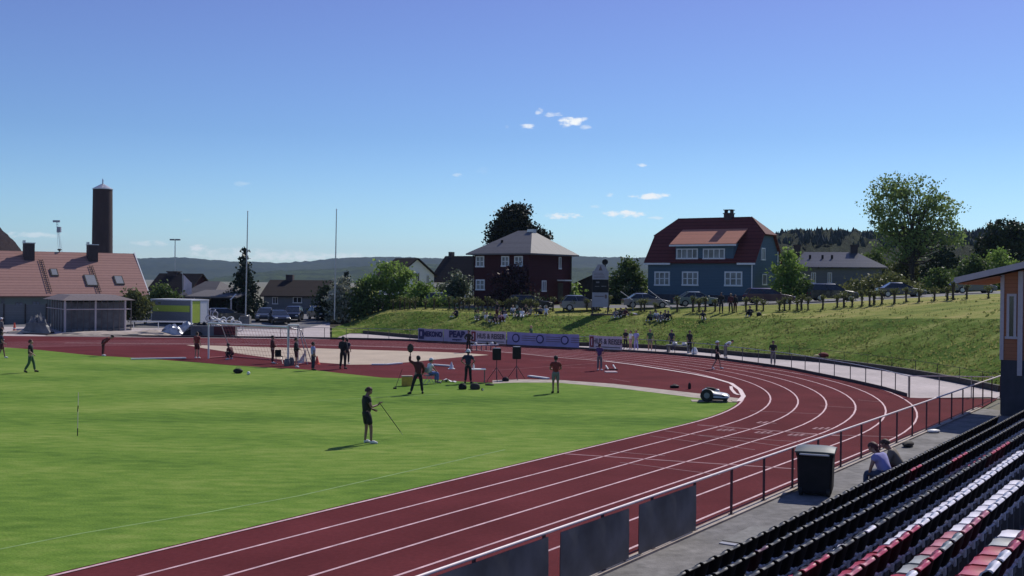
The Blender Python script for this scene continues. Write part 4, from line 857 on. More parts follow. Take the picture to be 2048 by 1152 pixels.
follow_fence('perimeter_rail', 'thin grey railing along the outer edge of the far bend', fpts, 1.0, 2.0, M['steel'], mat('grey_post', (.10, .095, .10), .6))
m = MB(); rows = [[], []]
kp = [edge(x)+Vector((0, .1, 0)) for x in range(-200, 1824, 12)]
for i, p in enumerate(kp): rows[0].append((p.x, p.y, .0)); rows[1].append((p.x, p.y, .16))
m.grid(rows); m.grid([[(p.x+.05, p.y+.14, .0) for p in kp], [(p.x+.05, p.y+.14, .16) for p in kp]]); m.grid([rows[1], [(p.x+.05, p.y+.14, .16) for p in kp]])
tag(m.build('track_kerb', mat('dark_kerb', (.045, .030, .034), .8)), kind='structure')
e1 = edge(1823)+Vector((0, .25, 0)); cr = [e1, G(1900, 795), G(1990, 797)]
follow_fence('gate_fence', 'short railing crossing the end of the pale path near the hut', [p+Vector((0, .15, -p.z)) for p in cr], 1.0, 1.5, M['rail'], M['steel'])
bp = [TP(x, 0)+Vector((0, 0, 0)) for x in range(1580, 2010, 15)]
follow_fence('bank_rail', 'low wire railing at the foot of the grass bank', bp, .85, 2.6, M['dkwood'], M['dkwood'], .014, pr=.020)
m = MB(); pts = [TP(x, 0) for x in list(range(728, 2010, 14))]
for a, b_ in zip(pts, pts[1:]):
    d = (b_-a); ctr = (a+b_)/2; m.box((ctr.x, ctr.y, .10), (d.length+.02, .22, .42), rz=math.atan2(d.y, d.x))
o = m.build('timber_edging', M['dkwood']); tag(o, 'dark timber edging along the foot of the grass bank', 'edging')

# ------------------------------------------------------------------ banners
def banner(label, x0, x1, base, deco, ytop_h=1.05):
    p0, p1 = edge(x0)+Vector((0, .12, 0)), edge(x1)+Vector((0, .12, 0)); n_ = 10
    d = p1-p0; L = d.length; rz = math.atan2(d.y, d.x); t = thing('banner', label, 'banner', p0+Vector((0, -.12, .12)), rz, 'advertising banners on the far railing')
    m = MB(); rows = [[(L*i/n_, .02*math.sin(i*1.9+j), ytop_h*j/4 - (.05*math.sin(math.pi*i/n_) if j == 4 else 0)) for i in range(n_+1)] for j in range(5)]
    m.grid(rows); m.grid([[(x, y+.012, z) for x, y, z in reversed(r_)] for r_ in rows]); m.build('sheet', base, t, smooth=True); deco(t, L); return t
def TX(t, s, x, z, size, m, sx=1.0, bold=.012): text_mesh('lettering', s, size, m, t, (x, -.045, z), (math.pi/2, 0, 0), .003, 'CENTER', sx, bold)
def box_(t, x0, x1, z0, z1, m, name='emblem', y=-.042): q = MB(); q.b2(x0, x1, y-.004, y, z0, z1); return q.build(name, m, t)
def d1(t, L):
    box_(t, L*.04, L*.25, .12, .95, M['navyink']); box_(t, L*.11, L*.17, .38, .75, M['purple'], y=-.047); TX(t, 'MEKONO', L*.60, .55, .60, M['navyink'], .78, .03)
def d2(t, L):
    q = MB()
    TX(t, 'PEAB', L*.52, .62, .72, M['navyink'], 1.05, .04); TX(t, 'entreprenør', L*.52, .2, .2, M['navyink'])
def d3(t, L):
    box_(t, L*.03, L*.15, .12, .95, M['redink']); box_(t, L*.075, L*.105, .25, .8, M['cream'], y=-.047); TX(t, 'HUS & REISER', L*.58, .58, .58, M['greyink'], .80, .012); box_(t, L*.22, L*.95, .14, .2, M['greyink'], 'line')
def d4(t, L):
    for k in range(3):
        cx = L*(.13+.34*k); q = MB(); q.tube((cx, -.042, .55), (cx, -.048, .55), .36, n=24); q.build('emblem', M['navyink'], t); q = MB(); q.tube((cx, -.048, .55), (cx, -.053, .55), .26, n=20); q.build('emblem', M['lilac'], t)
        TX(t, 'G', cx, .55, .50, M['navyink'], 1, .03); [box_(t, cx+.55, cx+1.9, .72-.17*j, .76-.17*j, M['greyink'], 'line') for j in range(3)]
banner('lilac banner with dark square emblem, leftmost on the far railing', 836, 886, M['purple'], d1)
banner('lilac banner lettered PEAB on the far railing', 887, 940, M['purple'], d2)
banner('long pinkish banner with red emblem left of the violet banner', 941, 1012, M['cream'], d3)
banner('long violet banner with three dark round emblems', 1014, 1158, M['lilac'], d4)
banner('short pinkish banner with red emblem, rightmost on the far railing', 1178, 1244, M['cream'], d3)

# ------------------------------------------------------------------ scoreboard
d = 101.6; P = colpt(1200, d, zat(1200, 101.6)); t = thing('scoreboard', 'tall narrow scoreboard with gabled top panel standing on the bank', 'scoreboard', P)
def zz_(y): return AD(1200, y, d).z-P.z
hw = 16.2*mpx(d)
for sx in (-1, 1): m = MB(); m.tube((sx*hw*.95, .08, -.4), (sx*hw*.95, .08, zz_(560)), .06, n=8); m.build('post', M['dkwood'], t)
m = MB(); m.b2(-hw, hw, -.06, .10, zz_(559), zz_(542)); m.build('title_panel', M['sign'], t)
m = MB(); m.prism([(-hw*.78, -.055, zz_(542)+.002), (hw*.9, -.055, zz_(542)+.002), (hw*.45, -.055, zz_(529)), (-hw*.35, -.055, zz_(529))], (0, .14, 0)); m.build('gable_panel', M['sign'], t)
m = MB(); m.prism([(-.18, -.062, zz_(541)), (.18, -.062, zz_(541)), (0, -.062, zz_(531))], (0, .006, 0)); m.build('emblem', M['greyink'], t)
m = MB(); m.b2(-hw*.95, hw*.95, -.03, .12, zz_(585)+.01, zz_(559)-.01); dsp = m.build('display', M['black'], t)
for (u0_, u1_, ya, yb) in [(-.4, -.1, 563, 566), (.1, .55, 571.5, 573.5), (-.5, -.1, 572, 573.5)]: m = MB(); m.b2(u0_, u1_, -.036, -.031, zz_(yb), zz_(ya)); m.build('digit_line', M['blk2'], dsp)
m = MB(); m.b2(-hw, hw, -.06, .10, zz_(614), zz_(585)); lp = m.build('lower_panel', M['sign'], t)
m = MB(); m.b2(-hw*.72, hw*.45, -.066, -.061, zz_(593.5), zz_(591.5)); m.build('line', M['greyink'], lp); m = MB(); m.ell((hw*.68, -.06, zz_(593)), .12, .01, .2); m.build('emblem', M['greyink'], lp)
for k, y in enumerate((546, 549, 552, 555)): m = MB(); m.b2(-hw*.8, hw*(.3+.1*k), -.066, -.061, zz_(y+.8), zz_(y)); m.build('line', M['greyink'], t)
m = MB(); m.tube((hw*.55, -.1, zz_(524)), (hw*.55, .2, zz_(524)), .27, n=18); m.tube((hw*.6, .05, zz_(530)), (hw*.6, .05, zz_(540)), .05); m.build('loudspeaker', M['black'], t)
m = MB(); m.b2(-hw*1.1, hw*2.4, -.5, .5, -.05, .12); m.build('plinth', M['dkwood'], t)

# ------------------------------------------------------------------ flagpoles and masts
def pole(label, xb, yb, xt, yt, d, zb):
    a = colpt(xb, d, zb); e = AD(xt, yt, d); t = thing('flagpole', label, 'flagpole', a, 0, 'tall white flagpoles'); v = e-a
    m = MB(); m.tube((0, 0, 0), v, .085, .045, 8); m.build('pole', M['steel'], t, smooth=True)
    m = MB(); m.ell(v+Vector((0, 0, .06)), .07, .07, .07); m.build('finial', M['white'], t); return t
t = pole('left flagpole standing in front of the spruce', 491, 640, 495.5, 424, 113, .5)
m = MB(); m.b2(-.5, .5, -.4, .4, -.2, .95); m.build('plinth', M['conc'], t)
pole('right flagpole standing at the blossom bush', 669, 622, 673, 420, 117, 1.0)
P = colpt(349, 260, 2); t = thing('floodlight_mast', 'distant thin floodlight mast above the grey roof', 'mast', P); zt = AD(348, 480, 260).z-2
m = MB(); m.tube((0, 0, 0), (0, 0, zt), .16, .10, 8); m.build('pole', M['steel'], t)
for sx in (-.65, .65): m = MB(); m.b2(sx-.55, sx+.55, -.3, .3, zt-.1, zt+.25); m.build('lamp_head', M['grey'], t)
# crane
P = colpt(122, 700, 3); t = thing('tower_crane', 'faint far off crane jib above the tiled roof', 'crane', P); a = AD(124, 505, 700)-P; e = AD(114, 443, 700)-P; m = MB()
for ox in (-.7, .7): m.tube(a+Vector((ox, 0, -20)), e+Vector((ox*.6, 0, 0)), .10, n=4)
for k in range(16): c0 = a.lerp(e, k/16); c1 = a.lerp(e, (k+1)/16); m.tube(c0+Vector((-.7, 0, 0)), c1+Vector((.6, 0, 0)), .12, n=4)
m.build('jib', M['white'], t); m = MB(); m.b2(e.x-2.5, e.x+1.8, -.5, .5, e.z-.5, e.z+.8); m.build('jib_head', M['sign'], t); m = MB(); m.b2(a.x*.4+e.x*.6-1.2, a.x*.4+e.x*.6+1.2, -.8, .8, a.z*.25+e.z*.75-2, a.z*.25+e.z*.75+1.5); m.build('cab', M['sign'], t)
# barrier poles in front of the blue house
for (lb, x0, y0, x1, y1) in [('shorter raised white barrier pole by the silver car', 1241, 583, 1266, 601), ('longer raised white barrier pole before the blue house', 1296, 579, 1342, 614)]:
    dd = 103.0; a = AD(x1, y1, dd); e = AD(x0, y0, dd); P = Vector((a.x, a.y, zat(x1, dd))); t = thing('barrier_pole', lb, 'barrier', P, 0, 'raised white poles')
    m = MB(); m.tube(a-P, e-P, .035, n=8); m.build('pole', M['sign'], t); m = MB(); m.tube((0, 0, -.1), a-P+Vector((0, 0, .05)), .06, n=8); m.build('post', M['grey'], t)
# ------------------------------------------------------------------ cars
def make_car(label, P, rz, kind, paint, group='cars parked along the street'):
    L, Wd, belt, top = dict(sedan=(4.5, 1.78, .92, 1.43), wagon=(4.6, 1.8, .95, 1.48), suv=(4.5, 1.85, 1.05, 1.66), hatch=(4.1, 1.75, .95, 1.5), van=(4.9, 1.9, 1.1, 1.95))[kind]
    t = thing('parked_car', label, 'car', P, rz, group); h = L/2; y = Wd/2
    sil = [(-h+.05, .28), (-h, .55), (-h+.05, belt-.08), (-h+.35, belt), (h*.38, belt), (h*.72, belt-.10), (h-.12, belt-.24), (h, .55), (h-.06, .28)]
    if kind != 'sedan': sil[3] = (-h+.12, belt)
    m = MB(); n = len(sil); secs = []
    for yy, sc in ((-y, .0), (-y+.06, .0), (y-.06, .0), (y, .0)):
        edge_ = abs(yy) > y-.01; secs.append([(x*(.985 if edge_ else 1), yy, (z if not edge_ else z*.97+.01)) for x, z in sil])
    for a, b_ in zip(secs, secs[1:]): k = len(m.v); m.v += a+b_; m.f += [(k+i, k+(i+1) % n, k+n+(i+1) % n, k+n+i) for i in range(n)]; m.m += [0]*n
    m.add(secs[0], [tuple(range(n))]); m.add(secs[-1], [tuple(reversed(range(n)))]); m.build('body', paint, t, smooth=True)
    gx = dict(sedan=(-h+.55, -h+1.25, h*.02, h*.42), wagon=(-h+.12, -h+.45, h*.02, h*.42), suv=(-h+.14, -h+.4, h*.06, h*.44), hatch=(-h+.12, -h+.6, h*.02, h*.44), van=(-h+.1, -h+.25, h*.35, h*.72))[kind]
    x0, x1, x2, x3 = gx; yb, yt = y-.06, y-.24; g = MB()
    g.add([(x0, -yb, belt), (x3, -yb, belt), (x3, yb, belt), (x0, yb, belt), (x1, -yt, top-.06), (x2, -yt, top-.06), (x2, yt, top-.06), (x1, yt, top-.06)], [(0, 1, 5, 4), (1, 2, 6, 5), (2, 3, 7, 6), (3, 0, 4, 7)]); g.build('glass', M['glass'], t)
    r_ = MB(); r_.add([(x1-.04, -yt-.02, top-.07), (x2+.05, -yt-.02, top-.07), (x2+.05, yt+.02, top-.07), (x1-.04, yt+.02, top-.07), (x1+.1, -yt+.12, top), (x2-.12, -yt+.12, top), (x2-.12, yt-.12, top), (x1+.1, yt-.12, top)], [(0, 1, 5, 4), (1, 2, 6, 5), (2, 3, 7, 6), (3, 0, 4, 7), (4, 5, 6, 7), (3, 2, 1, 0)])
    for s in (-1, 1):
        r_.tube((x0+.02, s*(yb-.0), belt), (x1, s*yt, top-.06), .04, n=5); r_.tube((x3-.02, s*yb, belt), (x2, s*yt, top-.06), .035, n=5); r_.tube(((x0+x3)/2, s*(yb+.005), belt), ((x1+x2)/2, s*(yt+.01), top-.06), .035, n=5)
    r_.build('roof', paint, t, smooth=True)
    for sx in (-h*.62, h*.64):
        for s in (-1, 1):
            m = MB(); m.tube((sx, s*(y-.2), .32), (sx, s*(y+.012), .32), .32, n=18); wh = m.build('wheel', M['tyre'], t, smooth=True); m = MB(); m.tube((sx, s*(y+.005), .32), (sx, s*(y+.02), .32), .2, n=14); m.build('rim', M['rim'], wh)
    for s in (-1, 1):
        m = MB(); m.ell((h-.10, s*(y-.28), .66), .10, .2, .08); m.build('headlight', M['lamp'], t, smooth=True); m = MB(); m.box((-h+.02, s*(y-.22), .74), (.06, .25, .14)); m.build('tail_light', M['redink'], t)
        m = MB(); m.ell((x3-.15, s*(y+.08), belt+.06), .09, .1, .07); m.build('mirror', paint, t)
    m = MB(); m.box((h-.03, 0, .46), (.08, .9, .14)); m.build('grille', M['black'], t)
    return t
def paint(n, c, metal=.3): return mat(n, c, .28, metal, var=.04, coat=.6)
PT = dict(silver=paint('silver_paint', (.20, .21, .22), .5), pale=paint('pale_green_paint', (.17, .21, .20)), burg=paint('burgundy_paint', (.060, .022, .040)), black=paint('black_paint', (.018, .018, .022)), navy=paint('navy_paint', (.020, .024, .05)), white=paint('white_car_paint', (.6, .6, .6), 0), grey=paint('grey_paint', (.055, .06, .068)))
for (lb, px, d, kd, pt, rz) in [
  ('silver grey car half hidden between barrier poles and trees', 1291, 105, 'sedan', 'silver', 3), ('pale silver green sedan in front of the blue house', 1396, 104, 'sedan', 'pale', 2),
  ('dark burgundy estate car by the blue house corner', 1538, 103, 'wagon', 'burg', -2), ('black off-road car beside the airy bush and grey house', 1665, 104, 'suv', 'black', -4),
  ('dark navy saloon in front of the olive hedge', 1800, 106, 'sedan', 'navy', -4), ('dark grey car behind the pollarded trees near the hut', 1945, 107, 'hatch', 'grey', -4),
  ('grey car partly behind the scoreboard', 1163, 106, 'hatch', 'silver', 4), ('dark car behind the sitting crowd by the red house', 1060, 109, 'wagon', 'black', 4),
  ('silver car behind the pollarded trees left of the red house', 886, 118, 'hatch', 'silver', 6), ('pale van parked left of the bank top', 720, 129, 'van', 'white', 12), ('white car between little trees on the left bank', 778, 127, 'hatch', 'white', 10), ('grey car behind the leftmost little trees', 818, 124, 'sedan', 'grey', 8)]:
    make_car(lb, at(px, d), R(rz), kd, PT[pt])
for (lb, px, d, kd, pt, rz) in [('grey car facing the track left of the black off-road car', 530, 120, 'hatch', 'grey', -82), ('low dark car between the two facing cars in the car park', 558, 117, 'sedan', 'black', -70), ('tall black off-road car facing the track in the car park', 586, 121, 'suv', 'black', -86), ('dark car at the edge of the left car park by the spruce', 455, 119, 'wagon', 'black', 8), ('dark blue car at the car park end near the right flagpole', 640, 124, 'hatch', 'navy', -60)]:
    make_car(lb, at(px, d), R(rz), kd, PT[pt], 'cars in the left car park')

# ------------------------------------------------------------------ people
DEF = dict(pelvis=(0, 0, .96), waist=(0, .0, 1.10), chest=(0, -.005, 1.30), neckb=(0, -.01, 1.45), neck=(0, .012, 1.52), jaw=(0, .045, 1.575), head=(0, .02, 1.655), crown=(0, .0, 1.725), nose=(0, .118, 1.615),
 shl=(-.175, -.01, 1.405), shr=(.175, -.01, 1.405), ell=(-.235, -.03, 1.12), elr=(.235, -.03, 1.12), wrl=(-.235, .07, .88), wrr=(.235, .07, .88), hal=(-.235, .10, .81), har=(.235, .10, .81),
 hil=(-.095, 0, .90), hir=(.095, 0, .90), knl=(-.11, .02, .50), knr=(.11, .02, .50), anl=(-.12, -.02, .09), anr=(.12, -.02, .09), tol=(-.14, .13, .035), tor=(.14, .13, .035))
RAD = dict(pelvis=.135, waist=.115, chest=.135, neckb=.075, neck=.052, jaw=.068, head=.092, crown=.058, nose=.016, shl=.062, shr=.062, ell=.042, elr=.042, wrl=.028, wrr=.028, hal=.036, har=.036, hil=.092, hir=.092, knl=.058, knr=.058, anl=.040, anr=.040, tol=.034, tor=.034)
EDG = 'pelvis-waist waist-chest chest-neckb neckb-neck neck-jaw jaw-head head-crown jaw-nose chest-shl chest-shr shl-ell shr-elr ell-wrl elr-wrr wrl-hal wrr-har pelvis-hil pelvis-hir hil-knl hir-knr knl-anl knr-anr anl-tol anr-tor'.split()
def lean(p, ang, twist=0, about='pelvis', keys=('waist', 'chest', 'neckb', 'neck', 'jaw', 'head', 'crown', 'nose', 'shl', 'shr', 'ell', 'elr', 'wrl', 'wrr', 'hal', 'har')):
    q = dict(p); o = Vector(p[about]); Mx = Matrix.Rotation(twist, 3, 'Z') @ Matrix.Rotation(-ang, 3, 'X')
    for k in keys: q[k] = tuple(o + Mx @ (Vector(p[k])-o))
    return q
HEADK = ('jaw', 'head', 'crown', 'nose')
def P_(**kw): q = dict(DEF); q.update(kw); return q
POSE = {}
POSE['stand'] = P_()
POSE['stand2'] = P_(knl=(-.13, .03, .5), anl=(-.17, .0, .09), tol=(-.21, .14, .035), wrl=(-.12, .20, 1.08), hal=(-.04, .22, 1.10), ell=(-.25, .02, 1.14))
POSE['hips'] = P_(ell=(-.36, -.06, 1.16), wrl=(-.19, .05, 1.0), hal=(-.14, .08, .99), elr=(.36, -.06, 1.16), wrr=(.19, .05, 1.0), har=(.14, .08, .99), anl=(-.15, 0, .09), tol=(-.19, .14, .035), anr=(.15, 0, .09), tor=(.19, .14, .035))
POSE['walk'] = P_(knl=(-.10, .14, .52), anl=(-.10, .20, .10), tol=(-.11, .35, .05), knr=(.10, -.06, .50), anr=(.11, -.28, .12), tor=(.12, -.17, .035), wrl=(-.25, -.10, .90), hal=(-.25, -.12, .83), wrr=(.25, .22, .95), har=(.25, .28, .90))
POSE['front'] = P_(ell=(-.27, .02, 1.14), wrl=(-.08, .22, 1.08), hal=(-.02, .25, 1.06), elr=(.27, .02, 1.14), wrr=(.08, .22, 1.08), har=(.02, .27, 1.09))
POSE['raise'] = P_(ell=(-.40, .03, 1.52), wrl=(-.36, .06, 1.78), hal=(-.36, .06, 1.86), hil=(-.10, 0, .88), knl=(-.22, .04, .48), anl=(-.34, .0, .09), tol=(-.42, .12, .035), knr=(.16, .02, .5), anr=(.20, -.03, .09), tor=(.26, .11, .035), elr=(.27, .0, 1.13), wrr=(.24, .12, .92), har=(.23, .16, .86))
q = P_(ell=(-.25, .06, 1.13), wrl=(-.10, .24, 1.04), hal=(-.03, .27, 1.02), elr=(.26, .05, 1.15), wrr=(.16, .30, 1.20), har=(.14, .37, 1.25), knl=(-.12, .04, .5), anl=(-.13, .0, .09), tol=(-.14, .15, .035), knr=(.12, .10, .51), anr=(.13, .10, .09), tor=(.17, .25, .035))
q = lean(q, .10, 0, 'neck', HEADK); POSE['thrower'] = lean(q, .42, 0, 'neck', HEADK)
sit = dict(pelvis=(0, 0, .13), hil=(-.09, .06, .13), hir=(.09, .06, .13), knl=(-.15, .40, .46), knr=(.15, .40, .46), anl=(-.14, .62, .08), anr=(.14, .62, .08), tol=(-.15, .77, .05), tor=(.15, .77, .05))
def seat_up(dz, hands): 
    q = P_()
    for k in ('waist', 'chest', 'neckb', 'neck', 'jaw', 'head', 'crown', 'nose', 'shl', 'shr', 'ell', 'elr', 'wrl', 'wrr', 'hal', 'har'): q[k] = (q[k][0], q[k][1], q[k][2]-dz)
    q.update(hands); return q
q = seat_up(.83, dict(ell=(-.27, .10, .40), elr=(.27, .10, .40), wrl=(-.14, .32, .46), wrr=(.14, .32, .46), hal=(-.10, .38, .50), har=(.10, .38, .50))); q.update(sit); POSE['sit'] = lean(q, .22, 0)
q = seat_up(.83, dict(ell=(-.28, -.18, .34), elr=(.28, -.18, .34), wrl=(-.30, -.34, .10), wrr=(.30, -.34, .10), hal=(-.32, -.38, .04), har=(.32, -.38, .04))); q.update(sit)
q['knl'] = (-.12, .50, .22); q['anl'] = (-.13, .88, .08); q['tol'] = (-.16, .94, .16); q['knr'] = (.13, .48, .30); q['anr'] = (.14, .80, .08); q['tor'] = (.17, .90, .12)
POSE['recline'] = lean(q, -.35, 0, keys=('waist', 'chest', 'neckb', 'neck', 'jaw', 'head', 'crown', 'nose', 'shl', 'shr'))
POSE['lie'] = P_(**{k: (v[0], -(v[2]-.96)*1.0, .12+v[1]*.6) for k, v in DEF.items()}); q = POSE['lie']; q['elr'] = (.35, -.35, .08); q['wrr'] = (.22, -.62, .10); q['har'] = (.15, -.68, .12); q['knl'] = (-.12, .40, .32); q['anl'] = (-.12, .70, .07); q['tol'] = (-.14, .84, .06); q['nose'] = (0, -.64, .24)
chair = dict(pelvis=(0, 0, .10), hil=(-.09, .07, .10), hir=(.09, .07, .10), knl=(-.13, .46, .10), knr=(.13, .46, .10), anl=(-.14, .44, -.36), anr=(.14, .44, -.36), tol=(-.15, .60, -.41), tor=(.15, .60, -.41))
q = seat_up(.86, dict(ell=(-.26, .12, .38), elr=(.26, .12, .38), wrl=(-.14, .34, .26), wrr=(.14, .34, .26), hal=(-.10, .42, .24), har=(.10, .42, .24))); q.update(chair); POSE['chair'] = lean(q, .18, 0); POSE['chair_fwd'] = lean(lean(q, .52, 0), .25, 0, 'neck', HEADK)
q = P_(knl=(-.18, .30, .50), knr=(.18, .30, .46), anl=(-.16, .06, .09), anr=(.16, .02, .09), tol=(-.2, .22, .035), tor=(.2, .18, .035), pelvis=(0, -.08, .36), hil=(-.1, -.04, .36), hir=(.1, -.04, .36))
for k in ('waist', 'chest', 'neckb', 'neck', 'jaw', 'head', 'crown', 'nose', 'shl', 'shr', 'ell', 'elr', 'wrl', 'wrr', 'hal', 'har'): q[k] = (DEF[k][0], DEF[k][1]-.06, DEF[k][2]-.62)
q['wrl'] = (-.12, .34, .40); q['hal'] = (-.10, .40, .33); q['wrr'] = (.12, .34, .40); q['har'] = (.10, .40, .33); q['ell'] = (-.24, .12, .55); q['elr'] = (.24, .12, .55); POSE['crouch'] = lean(q, .45, 0)
q = P_(ell=(-.24, .10, 1.10), wrl=(-.16, .12, .86), hal=(-.14, .14, .80), elr=(.24, .10, 1.10), wrr=(.16, .12, .86), har=(.14, .14, .80)); POSE['bend'] = lean(q, 1.05, 0)
MCACHE = {}
def grow(nm, pts, rads, edges, sub=1, root='pelvis'):
    ks = list(pts); ks.sort(key=lambda k: k != root); ix = {k: i for i, k in enumerate(ks)}
    me = bpy.data.meshes.new(nm); me.from_pydata([pts[k] for k in ks], [(ix[a], ix[b]) for a, b in edges], []); o = link(bpy.data.objects.new(nm, me))
    md = o.modifiers.new('s', 'SKIN'); md.use_smooth_shade = True
    for k, v in ix.items():
        r_ = rads[k]; me.skin_vertices[0].data[v].radius = r_ if isinstance(r_, tuple) else (r_, r_); me.skin_vertices[0].data[v].use_root = (v == 0)
    if sub: s = o.modifiers.new('d', 'SUBSURF'); s.levels = sub; s.render_levels = sub
    bpy.context.view_layer.update(); out_ = bpy.data.meshes.new_from_object(o.evaluated_get(bpy.context.evaluated_depsgraph_get())); bpy.data.objects.remove(o); bpy.data.meshes.remove(me)
    out_.polygons.foreach_set('use_smooth', [True]*len(out_.polygons)); out_.name = nm; out_.materials.clear(); out_.materials.append(None); return out_
def finger_chains(p, side):
    w_, h_ = Vector(p['wr'+side]), Vector(p['ha'+side]); d = (h_-w_).normalized(); sd = d.cross(Vector((0, 1, .3))).normalized()
    if sd.length < .1: sd = Vector((1, 0, 0))
    up = sd.cross(d).normalized(); s = 1 if side == 'r' else -1; pts = {}; rad = {}; eg = []
    for i, (o_, L) in enumerate([(-.027, .066), (-.009, .075), (.009, .071), (.027, .056)]):
        prev = 'ha'+side
        for j, (f, c) in enumerate([(.35, .006), (.68, .022), (1.0, .042)]):
            k = f'f{side}{i}{j}'; pts[k] = tuple(h_ + sd*o_*(1+.1*j) + d*(.015+L*f) + up*c); rad[k] = .0095-.0012*j; eg.append((prev, k)); prev = k
    prev = 'ha'+side
    for j, (f, o_) in enumerate([(-.01, .040), (.02, .054), (.045, .056)]):
        k = f't{side}{j}'; pts[k] = tuple(h_ + sd*(-o_) + d*f + up*.012*(j+1)); rad[k] = .0105-.001*j; eg.append((prev, k)); prev = k
    return pts, rad, eg
def garment(nm, p, ks, extra, infl, root):
    pts = {k: p[k] for k in ks}; rads = {k: RAD[k]*infl[0]+infl[1] for k in ks}; eg = [tuple(e.split('-')) for e in EDG if e.split('-')[0] in ks and e.split('-')[1] in ks]
    for (nk, a, b_, f) in extra: pts[nk] = tuple(Vector(p[a]).lerp(Vector(p[b_]), f)); rads[nk] = (RAD[a]*(1-f)+RAD[b_]*f)*infl[0]+infl[1]+.008; eg.append((a, nk))
    return grow(nm, pts, rads, eg, 1, root)
def person(label, P, rz, pose='stand', shirt='cloth_black', pants='cloth_black', legs='long', sleeve='short', hair='dark', hat=None, skin='skin', h=1.0, shoe='cloth_white', group=None, fingers=False, longhair=False, slim=1.0):
    p = POSE[pose]; t = thing('person', label, 'person', P, rz, group); t.scale = (h*slim, h*slim, h)
    def get(key, fn):
        if key not in MCACHE: MCACHE[key] = fn()
        return MCACHE[key]
    def body():
        pts = dict(p); rads = dict(RAD); eg = [tuple(e.split('-')) for e in EDG]
        rads['pelvis'] = (.15, .11); rads['chest'] = (.15, .105); rads['waist'] = (.125, .09)
        if fingers:
            for s in 'lr': a, b_, c = finger_chains(p, s); pts.update(a); rads.update(b_); eg += c
        return grow('body', pts, rads, eg, 1)
    def put(nm, me, mt, par=t):
        o = link(bpy.data.objects.new(nm, me)); o.parent = par; o.material_slots[0].link = 'OBJECT'; o.material_slots[0].material = mt; return o
    put('body', get((pose, 'body', fingers), body), M[skin])
    ub = ['waist', 'chest', 'neckb', 'shl', 'shr']
    if sleeve == 'short': put('shirt', get((pose, 'sh'), lambda: garment('shirt', p, ub, [('sl', 'shl', 'ell', .62), ('sr', 'shr', 'elr', .62), ('hem', 'waist', 'pelvis', 1.25)], (1.03, .024), 'chest')), CL[shirt])
    else: put('jacket' if sleeve == 'long' else 'shirt', get((pose, 'lo'), lambda: garment('jacket', p, ub+['ell', 'elr'], [('sl', 'ell', 'wrl', .92), ('sr', 'elr', 'wrr', .92), ('hem', 'waist', 'pelvis', 1.5)], (1.05, .026), 'chest')), CL[shirt])
    lb = ['pelvis', 'hil', 'hir']
    if legs == 'long': put('trousers', get((pose, 'tr'), lambda: garment('trousers', p, lb+['knl', 'knr'], [('al', 'knl', 'anl', .93), ('ar', 'knr', 'anr', .93), ('w', 'pelvis', 'waist', .35)], (1.04, .016), 'pelvis')), CL[pants])
    else: put('shorts', get((pose, 'st'), lambda: garment('shorts', p, lb, [('al', 'hil', 'knl', .85), ('ar', 'hir', 'knr', .85), ('w', 'pelvis', 'waist', .7)], (1.04, .018), 'pelvis')), CL[pants])
    hd = Vector(p['head']); cr = Vector(p['crown']); jw = Vector(p['jaw']); up = (cr-jw).normalized(); nz = (Vector(p['nose'])-hd).normalized(); bk = (nz - up*nz.dot(up)).normalized(); sd = bk.cross(up)
    rot = Matrix((sd, bk, up)).transposed()
    def hairmesh():
        m = MB(); rings = []; n = 12
        for k in range(7):
            a = math.pi*.60*k/6; r_ = .108*math.sin(a)+.001; rings.append([hd + rot @ Vector((r_*math.cos(2*math.pi*j/n)*.93, r_*math.sin(2*math.pi*j/n)*1.05-.022 - (.02 if k > 4 else 0), .012+.108*math.cos(a) + (.03 if k == 6 and math.sin(2*math.pi*j/n) > .3 else 0) - (.03 if k == 6 and math.sin(2*math.pi*j/n) < -.3 else 0))) for j in range(n+1)])
        m.grid(rings)
        if longhair:
            for k in range(5): m.ell(hd + rot @ Vector((0, -.085-.004*k, -.02-.055*k)), .07-.008*k, .045, .06)
        return m.build('hair', None, None, smooth=True).data
    key = (pose, 'hair', longhair)
    if key not in MCACHE: hm = hairmesh(); [bpy.data.objects.remove(o) for o in [o for o in bpy.data.objects if o.type == 'MESH' and o.data == hm]]; MCACHE[key] = hm
    put('hair', MCACHE[key], HAIR[hair])
    if hat:
        key = (pose, 'hat')
        if key not in MCACHE:
            m = MB(); rings = []; n = 14
            for k in range(5): a = math.pi*.5*k/4; r_ = .122*math.sin(a)+.001; rings.append([hd + rot @ Vector((r_*math.cos(2*math.pi*j/n)*.95, r_*math.sin(2*math.pi*j/n)*1.08-.015, .025+.115*math.cos(a))) for j in range(n+1)])
            m.grid(rings); a = hd + rot @ Vector((-.075, .09, .032)); b_ = hd + rot @ Vector((.075, .09, .032)); c = hd + rot @ Vector((.05, .20, .015)); d_ = hd + rot @ Vector((-.05, .20, .015)); m.slab([a, b_, c, d_], .012)
            o = m.build('cap', None, None, smooth=True); MCACHE[key] = o.data; bpy.data.objects.remove(o)
        put('cap', MCACHE[key], CL[hat])
    for s in 'lr':
        key = (pose, 'shoe', s)
        if key not in MCACHE:
            a, b_ = Vector(p['an'+s]), Vector(p['to'+s]); m = MB(); m.tube(a+Vector((0, -.02, -.03)), a.lerp(b_, .5), .050, .052, 8); m.tube(a.lerp(b_, .5), b_+(b_-a)*.25, .052, .036, 8)
            o = m.build('shoe', None, None, smooth=True); MCACHE[key] = o.data; bpy.data.objects.remove(o)
        put('shoe', MCACHE[key], CL[shoe])
